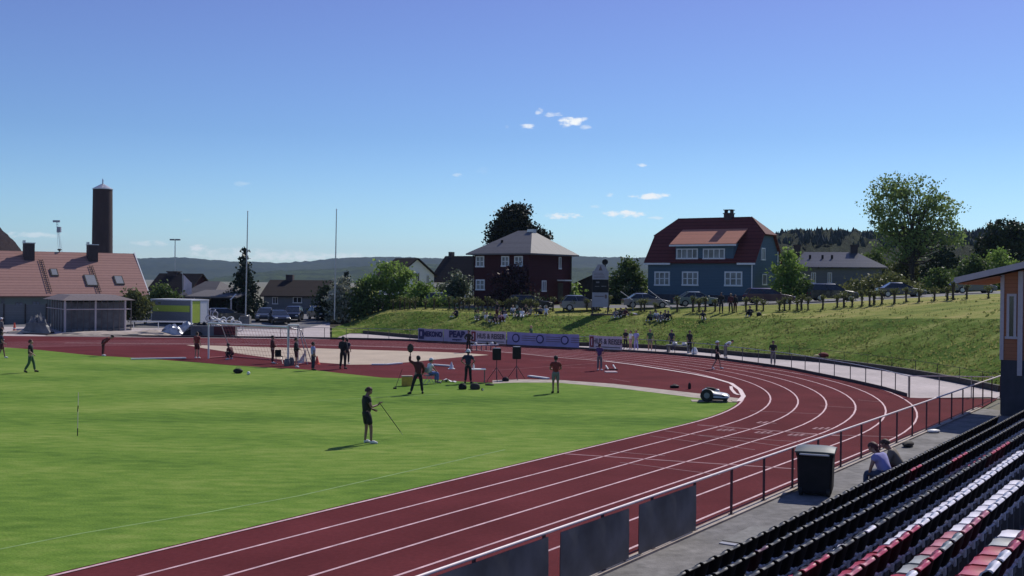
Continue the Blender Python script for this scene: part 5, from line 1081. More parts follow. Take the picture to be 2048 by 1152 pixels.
    if fingers:
        for s in (-1, 1):
            e = MB(); e.ell(hd + rot @ Vector((s*.033, .083, .0)), .012, .010, .008); o = e.build('eye', M['black'], t); e = MB(); e.ell(hd + rot @ Vector((s*.095, -.005, -.01)), .012, .022, .032); e.build('ear', M[skin], t)
    return t
def face_dir(dx, dy): return math.atan2(dy, dx)-math.pi/2      # +Y local looks along (dx,dy)
AWAY, TOCAM, RIGHT, LEFT = 0, math.pi, -math.pi/2, math.pi/2
# athletes and officials on the field
t = person('athlete in black t-shirt and shorts looking down, javelin beside him', G(733, 887.5), R(-62), 'thrower', 'cloth_black', 'cloth_black', 'short', 'short', 'brown', None, 'skin_d', 1.05, 'cloth_white', fingers=True)
J0, J1 = G(733, 887.5), G(806, 871)
hand = Vector((0, 0, 0)); Mh = Matrix.Rotation(R(-62), 3, 'Z'); hand = J0 + Mh @ (Vector(POSE['thrower']['har'])*1.05)
ja = J1+Vector((0, 0, .01)); v = (hand-ja)*1.03; tj = thing('javelin', 'thin dark javelin slanting from the athlete down to the grass', 'javelin', ja)
m = MB(); m.tube((0, 0, 0), v*.12, .004, .012, 6); m.build('tip', M['steel'], tj); m = MB(); m.tube(v*.12, v, .012, .012, 6); m.build('shaft', M['black'], tj); m = MB(); m.tube(v*.50, v*.57, .018, n=6); m.build('grip', M['blk2'], tj)
a = G(155, 872); tj = thing('marker_rod', 'thin upright marker rod in the grass at the left', 'rod', a); h_ = AD(155, 785, a.y).z; m = MB(); m.tube((0, 0, 0), (.02, 0, h_), .009, n=6); m.build('shaft', M['lineb'], tj)
for z0_, z1_ in ((.0, .18*h_), (.56*h_, .70*h_)): m = MB(); m.tube((0, 0, z0_), (.02*z1_/h_, 0, z1_), .016, n=6); m.build('dark_band', M['black'], tj)
person('man in dark jacket with legs apart raising one arm', G(836, 788), R(20), 'raise', 'cloth_maroon', 'cloth_black', 'long', 'long', 'dark', None, 'skin_d', 1.02, 'cloth_black')
a = G(829, 788); p_ = G(836, 788)+Matrix.Rotation(R(20), 3, 'Z') @ (Vector(POSE['raise']['hal'])*1.02); tt = thing('signal_paddle', 'dark round paddle held up by the man with raised arm', 'paddle', p_); m = MB(); m.tube((0, 0, -.12), (0, 0, .10), .02); m.build('handle', M['dkwood'], tt); m = MB(); m.ell((0, 0, .24), .15, .035, .21, 14); m.build('blade', M['brick'], tt, smooth=True)
person('man in navy top and white cap with hands on hips by the table', G(936, 767), R(-10), 'hips', 'cloth_navy', 'cloth_black', 'long', 'short', 'dark', 'cloth_white', 'skin_d', 1.0, 'cloth_black')
person('man in red shirt and grey shorts standing with his back turned', G(1111, 786.5), R(8), 'front', 'cloth_red', 'cloth_grey', 'short', 'short', 'dark', None, 'skin_d', 1.02, 'cloth_black')
person('person in lavender shirt and dark trousers left of the gravel', G(626, 741), R(-60), 'stand', 'cloth_lavender', 'cloth_navy', 'long', 'short', 'dark', None, 'skin_d', .95, 'cloth_black')
person('tall person in black standing on the gravel edge', G(686, 738), R(-20), 'stand2', 'cloth_black', 'cloth_black', 'long', 'long', 'dark', None, 'skin_d', 1.10, 'cloth_black')
person('person in dark top half hidden behind the tall one in black', G(694, 728), R(-20), 'stand', 'cloth_navy', 'cloth_black', 'long', 'short', 'brown', None, 'skin_d', .92)
person('person in maroon jacket beside the folding chair', G(545, 727), R(-70), 'front', 'cloth_maroon', 'cloth_maroon', 'long', 'long', 'dark', None, 'skin_d', 1.0)
person('person in dark jacket and shorts under the net cage post', G(592, 735), R(-80), 'front', 'cloth_black', 'cloth_maroon', 'short', 'long', 'dark', None, 'skin', 1.02)
person('person in dark red crouching behind the goal net', G(462, 719), R(70), 'crouch', 'cloth_maroon', 'cloth_black', 'long', 'short', 'dark', None, 'skin_d', 1.0)
person('person in dark red standing left of the goal', G(394, 717), R(-20), 'stand', 'cloth_red', 'cloth_maroon', 'short', 'short', 'brown', None, 'skin', 1.0)
person('person in dark red bending over on the far track', G(206, 712), R(-80), 'bend', 'cloth_red', 'cloth_maroon', 'long', 'long', 'dark', None, 'skin', 1.0)
person('walking person in green and black with a red head at left', G(61, 745), R(-75), 'walk', 'cloth_black', 'cloth_green', 'long', 'short', 'auburn', None, 'skin', 1.04, 'cloth_black')
person('person in shorts at the left edge of the picture', G(3, 717), R(-60), 'walk', 'cloth_navy', 'cloth_maroon', 'short', 'short', 'dark', None, 'skin_d', 1.0)
person('person in white helmet on the far side behind the left edge', G(2, 680), R(-30), 'stand', 'cloth_grey', 'cloth_black', 'long', 'long', 'grey', 'cloth_white', 'skin', 1.05)
person('person in wide dark jacket standing by the far hurdles', G(937, 705), R(160), 'hips', 'cloth_black', 'cloth_black', 'long', 'long', 'dark', None, 'skin_d', .95)
person('person in purple top and pale trousers on the red track', G(1199, 741), R(-30), 'front', 'cloth_purple', 'cloth_grey', 'long', 'short', 'auburn', None, 'skin', .93)
person('person behind the violet banner in a dark green top', G(1062, 689.5), R(-120), 'stand', 'cloth_green', 'cloth_black', 'long', 'short', 'blond', None, 'skin', .92)
person('dark clad person leaning at the rail right of the short banner', G(1251, 698.5), R(150), 'stand2', 'cloth_black', 'cloth_black', 'long', 'short', 'blond', None, 'skin', .90)
person('person in white top second from the short banner', G(1261, 699.5), R(120), 'stand', 'cloth_white', 'cloth_pink', 'short', 'short', 'brown', None, 'skin', .86)
person('person in lavender top third from the short banner', G(1272, 701.5), R(150), 'stand2', 'cloth_lavender', 'cloth_lavender', 'long', 'short', 'blond', None, 'skin', .92)
person('person in green top alone on the path at the far rail', G(1300, 703), R(170), 'stand', 'cloth_green', 'cloth_khaki', 'short', 'short', 'blond', None, 'skin', .98)
person('dark person behind the pile of bags on the path', G(1343, 702), R(160), 'stand', 'cloth_navy', 'cloth_navy', 'long', 'short', 'dark', None, 'skin', .95)
person('person in black right of the pile of bags', G(1379, 706), R(200), 'stand', 'cloth_black', 'cloth_black', 'long', 'short', 'dark', None, 'skin_d', .98)
person('runner in black with pale cap standing on the outer lanes', G(1434, 738), R(-110), 'walk', 'cloth_black', 'cloth_black', 'short', 'short', 'blond', 'cloth_white', 'skin', .98)
person('bending person in white and grey behind the rail', G(1450, 716), R(-80), 'bend', 'cloth_white', 'cloth_grey', 'long', 'short', 'dark', None, 'skin', .92)
person('person in black with arms folded on the path at right', G(1546, 731), R(170), 'front', 'cloth_black', 'cloth_grey', 'long', 'short', 'brown', None, 'skin_d', .92)
# standing on the bank
person('person in black standing on the lawn with a long shadow', pick(1442, 626.5, .9), R(175), 'stand', 'cloth_black', 'cloth_black', 'long', 'long', 'dark', None, 'skin_d', 1.05, 'cloth_black')
person('dark clad person second from right in the standing trio', pick(1461, 626, .9), R(160), 'stand2', 'cloth_maroon', 'cloth_black', 'long', 'long', 'blond', None, 'skin_d', .98, 'cloth_black')
person('dark clad person rightmost of the standing trio on the lawn', pick(1470, 625, .9), R(200), 'stand', 'cloth_black', 'cloth_maroon', 'long', 'long', 'dark', None, 'skin_d', .9, 'cloth_black')
# spectators on the grass
SP = [(914, 634, 'sit', 'cloth_black', 'cloth_black', 'dark', 'lone person in black sitting leftmost on the bank'),
 (951, 634, 'stand', 'cloth_green', 'cloth_black', 'dark', 'small dark figure standing beside the leftmost sitting group', .62),
 (957, 640, 'sit', 'cloth_lime', 'cloth_khaki', 'brown', 'person in lime top sitting left in the big group'),
 (965, 637, 'recline', 'cloth_yellow', 'cloth_green', 'blond', 'person in yellow top leaning back in the big group'),
 (972, 643, 'sit', 'cloth_white', 'cloth_yellow', 'brown', 'person in white sitting lowest left in the big group'),
 (981, 645, 'recline', 'cloth_green', 'cloth_khaki', 'dark', 'person in green leaning back low in the big group'),
 (989, 647, 'sit', 'cloth_black', 'cloth_black', 'dark', 'person in black sitting lowest in the big group'),
 (994, 639, 'stand', 'cloth_black', 'cloth_maroon', 'dark', 'person in black standing in the middle of the big group', .95),
 (1000, 643, 'sit', 'cloth_pink', 'cloth_maroon', 'auburn', 'person in dull pink sitting in the middle of the big group'),
 (1008, 641, 'recline', 'cloth_white', 'cloth_jeans', 'dark', 'person in white leaning back with jeans at the right of the big group'),
 (1006, 634, 'sit', 'cloth_navy', 'cloth_black', 'dark', 'person in navy sitting high behind the big group'),
 (1026, 629, 'sit', 'cloth_white', 'cloth_grey', 'blond', 'person in white sitting alone between the two left groups'),
 (1036, 634, 'recline', 'cloth_green', 'cloth_grey', 'brown', 'person in green reclining right of the big group'),
 (1044, 635, 'recline', 'cloth_white', 'cloth_white', 'brown', 'person all in white reclining right of the big group'),
 (1049, 627, 'sit', 'cloth_black', 'cloth_black', 'dark', 'person in black sitting under the feathery shrub'),
 (1060, 631, 'recline', 'cloth_khaki', 'cloth_grey', 'brown', 'person in khaki reclining under the red house'),
 (1082, 630, 'sit', 'cloth_grey', 'cloth_black', 'grey', 'person in grey sitting with a dark shadow right of the red house'),
 (1092, 630, 'recline', 'cloth_white', 'cloth_grey', 'dark', 'person in white reclining near the dark car'),
 (1232, 636, 'sit', 'cloth_grey', 'cloth_white', 'dark', 'person in grey sitting first right of the scoreboard'),
 (1243, 635, 'sit', 'cloth_black', 'cloth_black', 'dark', 'person in black sitting second right of the scoreboard'),
 (1249, 634, 'recline', 'cloth_maroon', 'cloth_black', 'dark', 'person in maroon leaning back third right of the scoreboard'),
 (1264, 631, 'lie', 'cloth_white', 'cloth_lime', 'blond', 'person in white lying on the grass right of the scoreboard'),
 (1302, 642, 'sit', 'cloth_green', 'cloth_black', 'brown', 'person in green sitting left in the group of five'),
 (1313, 640, 'sit', 'cloth_white', 'cloth_grey', 'dark', 'person in white sitting second in the group of five'),
 (1322, 643, 'sit', 'cloth_grey', 'cloth_white', 'brown', 'person in grey with white trousers low in the group of five'),
 (1329, 640, 'sit', 'cloth_khaki', 'cloth_black', 'dark', 'person in khaki sitting fourth in the group of five'),
 (1335, 641, 'recline', 'cloth_black', 'cloth_black', 'dark', 'person in black leaning back rightmost in the group of five'),
 (1406, 640, 'recline', 'cloth_black', 'cloth_lime', 'dark', 'person in black top and lime trousers reclining on the slope'),
 (1501, 633, 'sit', 'cloth_black', 'cloth_black', 'brown', 'person in black sitting alone on the lawn beside a bag')]
for i, s_ in enumerate(SP):
    x, y, ps_, sh, pn, hr, lb = s_[:7]; hh = s_[7] if len(s_) > 7 else .98
    person(lb, pick(x, y, .3), R(180+random.uniform(-50, 40)), ps_, sh, pn, 'long' if i % 3 else 'short', 'short' if i % 2 else 'long', hr, None, 'skin' if i % 3 else 'skin_d', hh, 'cloth_white', 'spectators sitting on the grass bank')
# couple on the front row
def seatP(a, row=0, dd=.18): D, zf = ROWS[row]; return SN(a, D+dd, zf+.45)
FN = math.atan2(NV.y, NV.x)-math.pi/2
person('woman in lavender shirt with auburn hair sitting in the front row', seatP(27.35), FN-.25, 'chair_fwd', 'cloth_lavender', 'cloth_jeans', 'long', 'short', 'auburn', None, 'skin', 1.08, 'cloth_black', fingers=True, longhair=True)
person('person in brown top with hair in a bun beside the woman', seatP(28.55), FN+.1, 'chair_fwd', 'cloth_khaki', 'cloth_maroon', 'long', 'long', 'brown', None, 'skin_d', 1.02, 'cloth_black', fingers=True)
# seated official on a chair
P = G(858, 768); t = thing('folding_chair', 'folding chair carrying the person in white and blue', 'chair', P, R(-60))
m = MB(); m.b2(-.22, .22, -.2, .22, .43, .46); m.build('seat', M['blk2'], t); m = MB(); m.b2(-.22, .22, -.24, -.21, .6, .86); m.build('backrest', M['blk2'], t)
for x in (-.21, .21):
    for y0_, y1_ in ((-.25, .2), (.22, -.2)): m = MB(); m.tube((x, y0_, 0), (x, y1_*.6, .45), .012, n=6); m.build('leg', M['steel'], t)
    m = MB(); m.tube((x, -.2, .45), (x, -.24, .88), .012, n=6); m.build('leg', M['steel'], t)
person('person in white top and cap sitting on a folding chair', P+Vector((0, 0, .46)), R(-60), 'chair', 'cloth_white', 'cloth_blue', 'long', 'short', 'dark', 'cloth_white', 'skin', .97, 'cloth_grey')

# ------------------------------------------------------------------ things on the field
P = G(814, 772); t = thing('marker_box', 'yellow distance marker box standing on the grass', 'box', P, R(10)); m = MB(); m.box((0, 0, .24), (.52, .30, .48)); m.build('body', M['yellow'], t, bevel=.02); m = MB(); m.box((0, 0, .50), (.56, .34, .05)); m.build('lid', M['kerb'], t, bevel=.01)
P = G(790, 778); t = thing('measuring_stick', 'slanted measuring stick with small foot beside the yellow box', 'stick', P); m = MB(); m.tube((0, 0, .02), (.32, .25, .95), .012, n=6); m.build('shaft', M['post'], t); m = MB(); m.box((0, 0, .04), (.16, .12, .08)); m.build('foot', M['black'], t)
P = G(476, 747); t = thing('black_bag', 'small black bag lying alone on the far grass', 'bag', P); m = MB(); m.ell((0, 0, .14), .28, .18, .15, 12); m.build('body', M['black'], t, smooth=True); m = MB(); m.path([Vector((-.14, 0, .27)), Vector((-.08, 0, .36)), Vector((.08, 0, .36)), Vector((.14, 0, .27))], .012); m.build('handle', M['blk2'], t)
P = G(497, 750); tag((lambda m: (m.ell((P.x, P.y, .10), .10, .10, .10, 12), m)[1])(MB()).build('ball', M['white'], None, smooth=True), 'small white ball on the grass right of the black bag', 'ball')
# loudspeakers
for lb, x, y, yt, yb_ in [('left black loudspeaker on a tripod at the area edge', 993, 763, 697, 720), ('right black loudspeaker on a tripod with pale top', 1033, 759, 694, 718)]:
    P = G(x, y); t = thing('loudspeaker', lb, 'loudspeaker', P, R(6), 'tripod loudspeakers'); z1 = AD(x, yt, P.y).z; z0 = AD(x, yb_, P.y).z
    m = MB(); m.b2(-.22, .22, -.17, .17, z0, z1); m.build('cabinet', M['black'], t, bevel=.02); m = MB(); m.b2(-.2, .2, -.185, -.172, z0+.04, z1-.04); m.build('grille', M['black'], t); m = MB(); m.b2(-.18, .18, -.14, .14, z1+.002, z1+.03); m.build('top_plate', M['sign'], t)
    m = MB(); m.tube((0, 0, .1), (0, 0, z0), .022); m.build('pole', M['post'], t)
    for k in range(3): a = k*2.094+.5; m = MB(); m.tube((0, 0, .75), (.55*math.cos(a), .55*math.sin(a), .02), .018, n=6); m.build('leg', M['post'], t)
P = G(955, 766); t = thing('table', 'white topped folding table next to the man with hands on hips', 'table', P, R(5)); m = MB(); m.b2(-.42, .42, -.3, .3, .70, .74); m.build('table_top', M['white'], t)
for x in (-.36, .36):
    for y in (-.25, .25): m = MB(); m.tube((x, y, 0), (x, y, .7), .014, n=6); m.build('leg', M['blk2'], t)
P = G(947, 765.5); t = thing('bottle', 'small white bottle on the folding table', 'bottle', P+Vector((0, 0, .74))); m = MB(); m.lathe([(.05, 0), (.05, .16), (.02, .22), (.02, .26)]); m.build('body', M['white'], t)
for lb, x, y, w_, h_, mt in [('dark backpack leaning left of the open kit bag', 925, 779, .42, .28, 'black'), ('open kit bag with pale flap on the grass', 950, 779, .55, .30, 'dkwood'), ('low black bag between the two loudspeakers', 1011, 763, .38, .22, 'black'), ('flat dark bag on the grass below the left loudspeaker', 979, 771, .5, .09, 'black'),
    ('flat black bag far right on the red area', 1349, 776, .5, .16, 'black'), ('small dark box right of the flat black bag', 1379, 778, .16, .30, 'black'), ('dark bag left at the net cage post', 574, 732, .42, .45, 'blk2'), ('dark bag right at the net cage post', 583, 731, .36, .50, 'blk2'), ('dark bag on the lawn beside the sitting person in black', None, None, .5, .3, 'black')]:
    P = G(x, y) if x else pick(1518, 632, .9); t = thing('kit_bag', lb, 'bag', P, random.uniform(-.4, .4), 'bags left on the ground'); m = MB(); m.lathe([(w_*.42, 0), (w_*.5, h_*.3), (w_*.46, h_*.75), (w_*.25, h_)], n=12, sx=1, sy=.6); m.build('body', M[mt], t, smooth=True)
    m = MB(); m.path([Vector((-w_*.2, 0, h_*.95)), Vector((-w_*.1, 0, h_*1.2)), Vector((w_*.1, 0, h_*1.2)), Vector((w_*.2, 0, h_*.95))], .012, 5); m.build('strap', M['blk2'], t)
P = G(897, 764); t = thing('towel', 'crumpled white towel on the grass edge', 'towel', P); m = MB(); m.grid([[(x*.09-.4, y*.08-.2, .03+.14*max(0, math.sin(x*.5))*math.cos(y*.4-.4)+.03*math.sin(x*2+y)) for x in range(10)] for y in range(6)]); m.build('cloth', M['white'], t, smooth=True)
P = pick(1536, 632, .9); t = thing('towel', 'yellowish white towel spread on the lawn', 'towel', P); m = MB(); m.grid([[(x*.12-.5, y*.1-.2, .05+.08*math.sin(x*.6)) for x in range(9)] for y in range(5)]); m.build('cloth', CL['cloth_yellow'], t, smooth=True)
P = G(964, 780); t = thing('bottle', 'black and white bottle lying by the kit bags', 'bottle', P); m = MB(); m.tube((0, 0, .05), (.05, -.3, .05), .045); m.build('body', M['black'], t); m = MB(); m.tube((.05, -.3, .05), (.07, -.4, .05), .03); m.build('cap', M['white'], t)
# low white boards on the red area
for lb, x0, y0, x1, y1 in [('white board lying right of the loudspeakers', 1058, 754, 1096, 759), ('white board left of the two lying near the gravel', 743, 730.5, 770, 730.5), ('white board right of the two lying near the gravel', 772, 730.5, 803, 728), ('long white board on the red area by the goal', 262, 719.5, 372, 717.5), ('white plank behind the seated official', 866, 731, 905, 734)]:
    a, b_ = G(x0, y0), G(x1, y1); d = b_-a; t = thing('white_board', lb, 'board', a, math.atan2(d.y, d.x), 'white boards on the red surface'); m = MB(); m.b2(0, d.length, -.12, .12, .02, .10); m.build('board', M['white'], t, bevel=.008)
    m = MB(); m.b2(.1, .2, -.1, .1, 0, .02); m.b2(d.length-.2, d.length-.1, -.1, .1, 0, .02); m.build('batten', M['blk2'], t)
P = G(1213, 739); t = thing('starting_block', 'white and dark starting block at the feet of the purple person', 'starting block', P, R(-20)); m = MB(); m.b2(-.1, .7, -.05, .05, .01, .06); m.build('rail', M['black'], t)
for x, s in ((.15, -1), (.5, 1)): m = MB(); m.slab([(x, s*.02, .05), (x, s*.22, .05), (x-.16, s*.22, .28), (x-.16, s*.02, .28)], .05); m.build('pad', M['white'], t)
P = G(1222, 745); t = thing('white_tray', 'flat white tray on the red track', 'tray', P, R(10)); m = MB(); m.b2(-.35, .35, -.2, .2, .01, .05); m.build('base', M['lineb'], t); m = MB(); m.b2(-.35, .35, .18, .2, .05, .09); m.build('rim', M['lineb'], t)
P = G(903, 738); t = thing('marker_cone', 'white cone on a low white board near the navy man', 'cone', P); m = MB(); m.b2(-.2, .2, -.2, .2, 0, .03); m.lathe([(.14, .03), (.03, .42)]); m.build('body', M['white'], t); m = MB(); m.lathe([(.1, .16), (.075, .25)]); m.build('band', M['lineb'], t)
P = G(634, 728.5); t = thing('marker_cone', 'orange red cone at the feet of the lavender person', 'cone', P); m = MB(); m.lathe([(.22, 0), (.22, .03), (.16, .04), (.03, .52)]); m.build('body', M['cone'], t); m = MB(); m.lathe([(.11, .2), (.075, .32)]); m.build('band', M['white'], t)
P = G(29, 667); t = thing('marker_cone', 'tall orange cone by the far track at left', 'cone', P); m = MB(); m.lathe([(.26, 0), (.26, .04), (.18, .05), (.05, 1.0)]); m.build('body', M['cone'], t); m = MB(); m.lathe([(.14, .4), (.11, .55)]); m.build('band', M['white'], t)
# robotic mower
P = G(1430, 803); t = thing('robot_mower', 'silver white robotic mower with large black rear wheels at the grass corner', 'mower', P+Vector((0, 0, .03)), R(-14)); sc = 1.02
prf = [(-.62, .30, .52), (-.55, .47, .56), (-.40, .55, .56), (-.22, .52, .58), (0, .42, .60), (.30, .38, .60), (.52, .34, .56), (.62, .25, .46)]
m = MB(); rows = []
for x, z, w_ in prf: rows.append([(x*sc, w_*sc*.8*math.cos(a), (.16+(z-.16)*math.sin(a)**.6)*sc) for a in np.linspace(0.02, math.pi-.02, 11)])
m.grid(rows); m.f += [tuple(range(11)), tuple(7*11+i for i in reversed(range(11)))]; m.m += [0, 0]; m.build('shell', M['silver'], t, smooth=True)
m = MB(); m.b2(-.52, .56, -.40, .40, .08, .19); m.build('chassis', M['black'], t, bevel=.03)
for s in (-1, 1): m = MB(); m.tube((-.33, s*.34, .28), (-.33, s*.54, .28), .285, n=20); w1 = m.build('wheel', M['tyre'], t, smooth=True); m = MB(); m.tube((-.33, s*.54, .28), (-.33, s*.56, .28), .13, n=14); m.build('rim', M['grey'], w1)
for s in (-1, 1): m = MB(); m.tube((.46, s*.30, .10), (.46, s*.38, .10), .10, n=14); m.build('front_wheel', M['tyre'], t, smooth=True)
m = MB(); m.ell((-.20, 0, .53), .24, .10, .07); m.build('handle', M['black'], t, smooth=True); m = MB(); m.ell((.05, .12, .46), .16, .08, .07); m.build('control_panel', M['silver'], t, smooth=True); m = MB(); m.b2(-.1, .45, -.47, -.455, .24, .30); m.build('side_trim', M['black'], t)
m = MB(); a = G(1384, 802.5); P0 = G(1430, 803); m.b2(-1.05, .95, -.35, .4, 0, .028); tt = thing('docking_plate', 'pale plate under the robotic mower', 'plate', P0, R(-4)); m.build('plate', M['kerb'], tt); m = MB(); m.b2(.75, .93, -.3, .3, .028, .05); m.build('stop', M['kerb'], tt)
# far hurdle like table behind the loudspeakers
a, b_ = G(940, 701.5), G(996, 700); d = b_-a; t = thing('white_bench', 'long low white bench with dark knobs behind the loudspeakers', 'bench', a, math.atan2(d.y, d.x)); m = MB(); m.b2(0, d.length, -.15, .15, .38, .46); m.build('seat', M['white'], t)
for k in range(6): m = MB(); x = d.length*(.06+.17*k); m.tube((x, 0, 0), (x, 0, .38), .04); m.build('leg', M['blk2'], t); 
for k, x in enumerate((.08, .2, .62, .78, .9)): m = MB(); m.ell((d.length*x, 0, .54), .12, .12, .09); m.build('knob', M['white'] if k % 2 else M['black'], t)
# goal
def tubes(nm, segs, r_, mt, par, n=8):
    m = MB()
    for a, b_ in segs: m.tube(a, b_, r_, n=n)
    return m.build(nm, mt, par, smooth=True)
g0, g1 = G(417, 717), G(576, 731); d = g1-g0; L = d.length; P = g0; t = thing('football_goal', 'wide white football goal with faint red net on the red area', 'goal', P, math.atan2(d.y, d.x)); zt = AD(417, 646, g0.y).z
tubes('crossbar', [((0, 0, zt), (L, 0, zt))], .06, M['white'], t); tubes('goal_post', [((0, 0, 0), (0, 0, zt))], .06, M['white'], t); tubes('goal_post', [((L, 0, 0), (L, 0, zt))], .06, M['white'], t)
tubes('back_bar', [((0, 1.9, .05), (L, 1.9, .05)), ((0, 0, .05), (0, 1.9, .05)), ((L, 0, .05), (L, 1.9, .05))], .04, M['net'], t); tubes('stay', [((0, 0, zt), (0, 1.0, zt-.2)), ((0, 1.0, zt-.2), (0, 1.9, .05)), ((L, 0, zt), (L, 1.0, zt-.2)), ((L, 1.0, zt-.2), (L, 1.9, .05))], .03, M['steel'], t)
m = MB(); n_ = 26
for i in range(n_+1): x = L*i/n_; m.tube((x, 1.0, zt-.2), (x, 1.9, .05), .008, n=3, cap=False); m.tube((x, 0, zt), (x, 1.0, zt-.2), .008, n=3, cap=False)
for j in range(9): f = j/8; m.tube((0, 1.0+.9*f, (zt-.2)*(1-f)+.05*f), (L, 1.0+.9*f, (zt-.2)*(1-f)+.05*f), .008, n=3, cap=False)
m.build('net', M['net'], t)
# small cage with white top right of goal
P = G(586, 731); t = thing('step_ladder_frame', 'tall narrow frame with bright white top beside the goal', 'frame', P, R(8)); zt2 = AD(586, 651, P.y).z
for x, y in ((-.28, -.2), (.3, -.2), (-.28, .3), (.3, .3)): m = MB(); m.tube((x, y, 0), (x*.9, y*.6, zt2), .025, n=6); m.build('leg', M['sign'], t)
m = MB(); m.b2(-.33, .33, -.2, .25, zt2, zt2+.07); m.build('top', M['white'], t); m = MB(); m.tube((.3, .3, zt2), (.85, .5, .02), .03, n=6); m.build('stay', M['sign'], t)
P = G(611, 727); t = thing('white_sheet', 'white cloth sheet draped over a stand behind the cage frame', 'cloth', P); m = MB(); m.grid([[(-.10*k*j/6-.0+.1*j*(k-3)/3.5, .05*math.sin(k*1.3+j), .85-.14*j) for k in range(7)] for j in range(7)]); m.build('sheet', M['white'], t); m = MB(); m.tube((0, .1, 0), (0, .1, .9), .02); m.build('stand', M['steel'], t)
P = G(558, 727); t = thing('folding_chair', 'black folding chair in front of the maroon person', 'chair', P, R(30)); m = MB(); m.b2(-.2, .2, -.2, .2, .42, .46); m.build('seat', M['black'], t); m = MB(); m.b2(-.2, .2, .19, .22, .46, .85); m.build('backrest', M['black'], t)
for x in (-.19, .19):
    for y in (-.19, .19): m = MB(); m.tube((x, y, 0), (x, -y, .43), .012, n=5); m.build('leg', M['steel'], t)
# tangled pile of white tubing behind the goal, tarps, stacks
def looppile(label, x, y, d, z, wpx, hpx, mt, n, seed, cat='pile', nm='tubing_pile'):
    P = at(x, d, z); t = thing(nm, label, cat, P); rg = random.Random(seed); s = mpx(d); m = MB(); W_, H_ = wpx*s, hpx*s
    for k in range(n):
        c = Vector((rg.uniform(-W_/2, W_/2), rg.uniform(-.5, .5), rg.uniform(.25, 1)*H_)); r_ = rg.uniform(.15, .38); q = Euler((rg.uniform(0, 3), rg.uniform(0, 3), 0)).to_matrix(); N = 10
        m = MB(); m.lathe([(r_-.05, 0), (r_, .05), (r_+.05, 0), (r_, -.05), (r_-.05, -.0)], n=12); m.f = m.f[:-2]; m.m = m.m[:-2]; m.v = [tuple(c + q @ Vector(v_)) for v_ in m.v]; m.build('tubing', mt, t, smooth=True)
    b2_ = MB(); b2_.b2(-W_*.4, W_*.4, -.4, .4, 0, H_*.35); b2_.build('crate', M['blk2'], t); return t
looppile('tangled heap of white plastic tubing above the goal bar', 452, 668, 100.5, .0, 52, 38, M['white'], 26, 5)
looppile('smaller spike of pale tubing rising left of the white heap', 424, 665, 108, .2, 16, 44, M['sign'], 9, 8)
t = thing('flatbed_trailer', 'dark low trailer with maroon load beneath the white tubing', 'trailer', at(450, 99.2, 0), R(2)); m = MB(); m.b2(-3.0, 1.0, -.3, .6, .1, 1.0); m.build('body', M['blk2'], t, bevel=.04); m = MB(); m.b2(-.9, 1.0, -.36, -.31, .2, .95); m.build('side_board', CL['cloth_maroon'], t)
for x in (-2.2, .4): m = MB(); m.tube((x, -.42, .25), (x, -.22, .25), .25, n=14); m.build('wheel', M['tyre'], t)
def lump(label, x, d, w_, h_, mt, seed, nm='tarpaulin', cat='tarpaulin', z=None):
    P = at(x, d, z); t = thing(nm, label, cat, P, 0, 'covers and pads stored behind the far track'); rg = np.random.default_rng(seed); m = MB(); nx, ny = 15, 8; rows = []
    for j in range(ny): rows.append([((i/(nx-1)-.5)*w_, (j/(ny-1)-.5)*w_*.5, max(0, h_*(1-abs(i/(nx-1)-.5)**2*3.6)*(math.sin(math.pi*j/(ny-1))**.5)*rg.uniform(.7, 1.1))) for i in range(nx)])
    m.grid(rows); m.build('cover', mt, t); m = MB(); m.b2(-w_*.36, w_*.36, -w_*.18, w_*.18, 0, h_*.5); m.build('contents', M['blk2'], t); return t
lump('crumpled silver tarpaulin left of the goal', 344, 101.5, 2.2, 1.0, M['tarp'], 1); lump('second silver tarpaulin heap closer to the kiosk', 374, 103, 2.4, 1.15, M['tarp'], 2); lump('dark covered heap right of the silver tarpaulins', 402, 101.2, 3.2, 1.2, M['black'], 3); lump('pale landing mat heap beside the pavilion', 300, 101, 4.2, .45, M['kerb'], 4); lump('long pale mat in front of the pavilion', 215, 100.3, 9.5, .35, M['kerb'], 5); lump('pale mat under the orange cone', 45, 101, 3.2, .35, M['kerb'], 6)
lump('dark covered equipment left of the pavilion', 76, 101.2, 2.6, 1.9, M['blk2'], 7)
P = at(300, 108, .3); t = thing('white_rail_board', 'long white rail in front of the kiosk', 'rail', P, R(3)); m = MB(); m.b2(-1.8, 3.6, 0, .08, .62, .76); m.build('rail', M['white'], t)
for x in (-1.6, .8, 3.4): m = MB(); m.tube((x, .04, 0), (x, .04, .62), .04); m.build('post', M['white'], t)
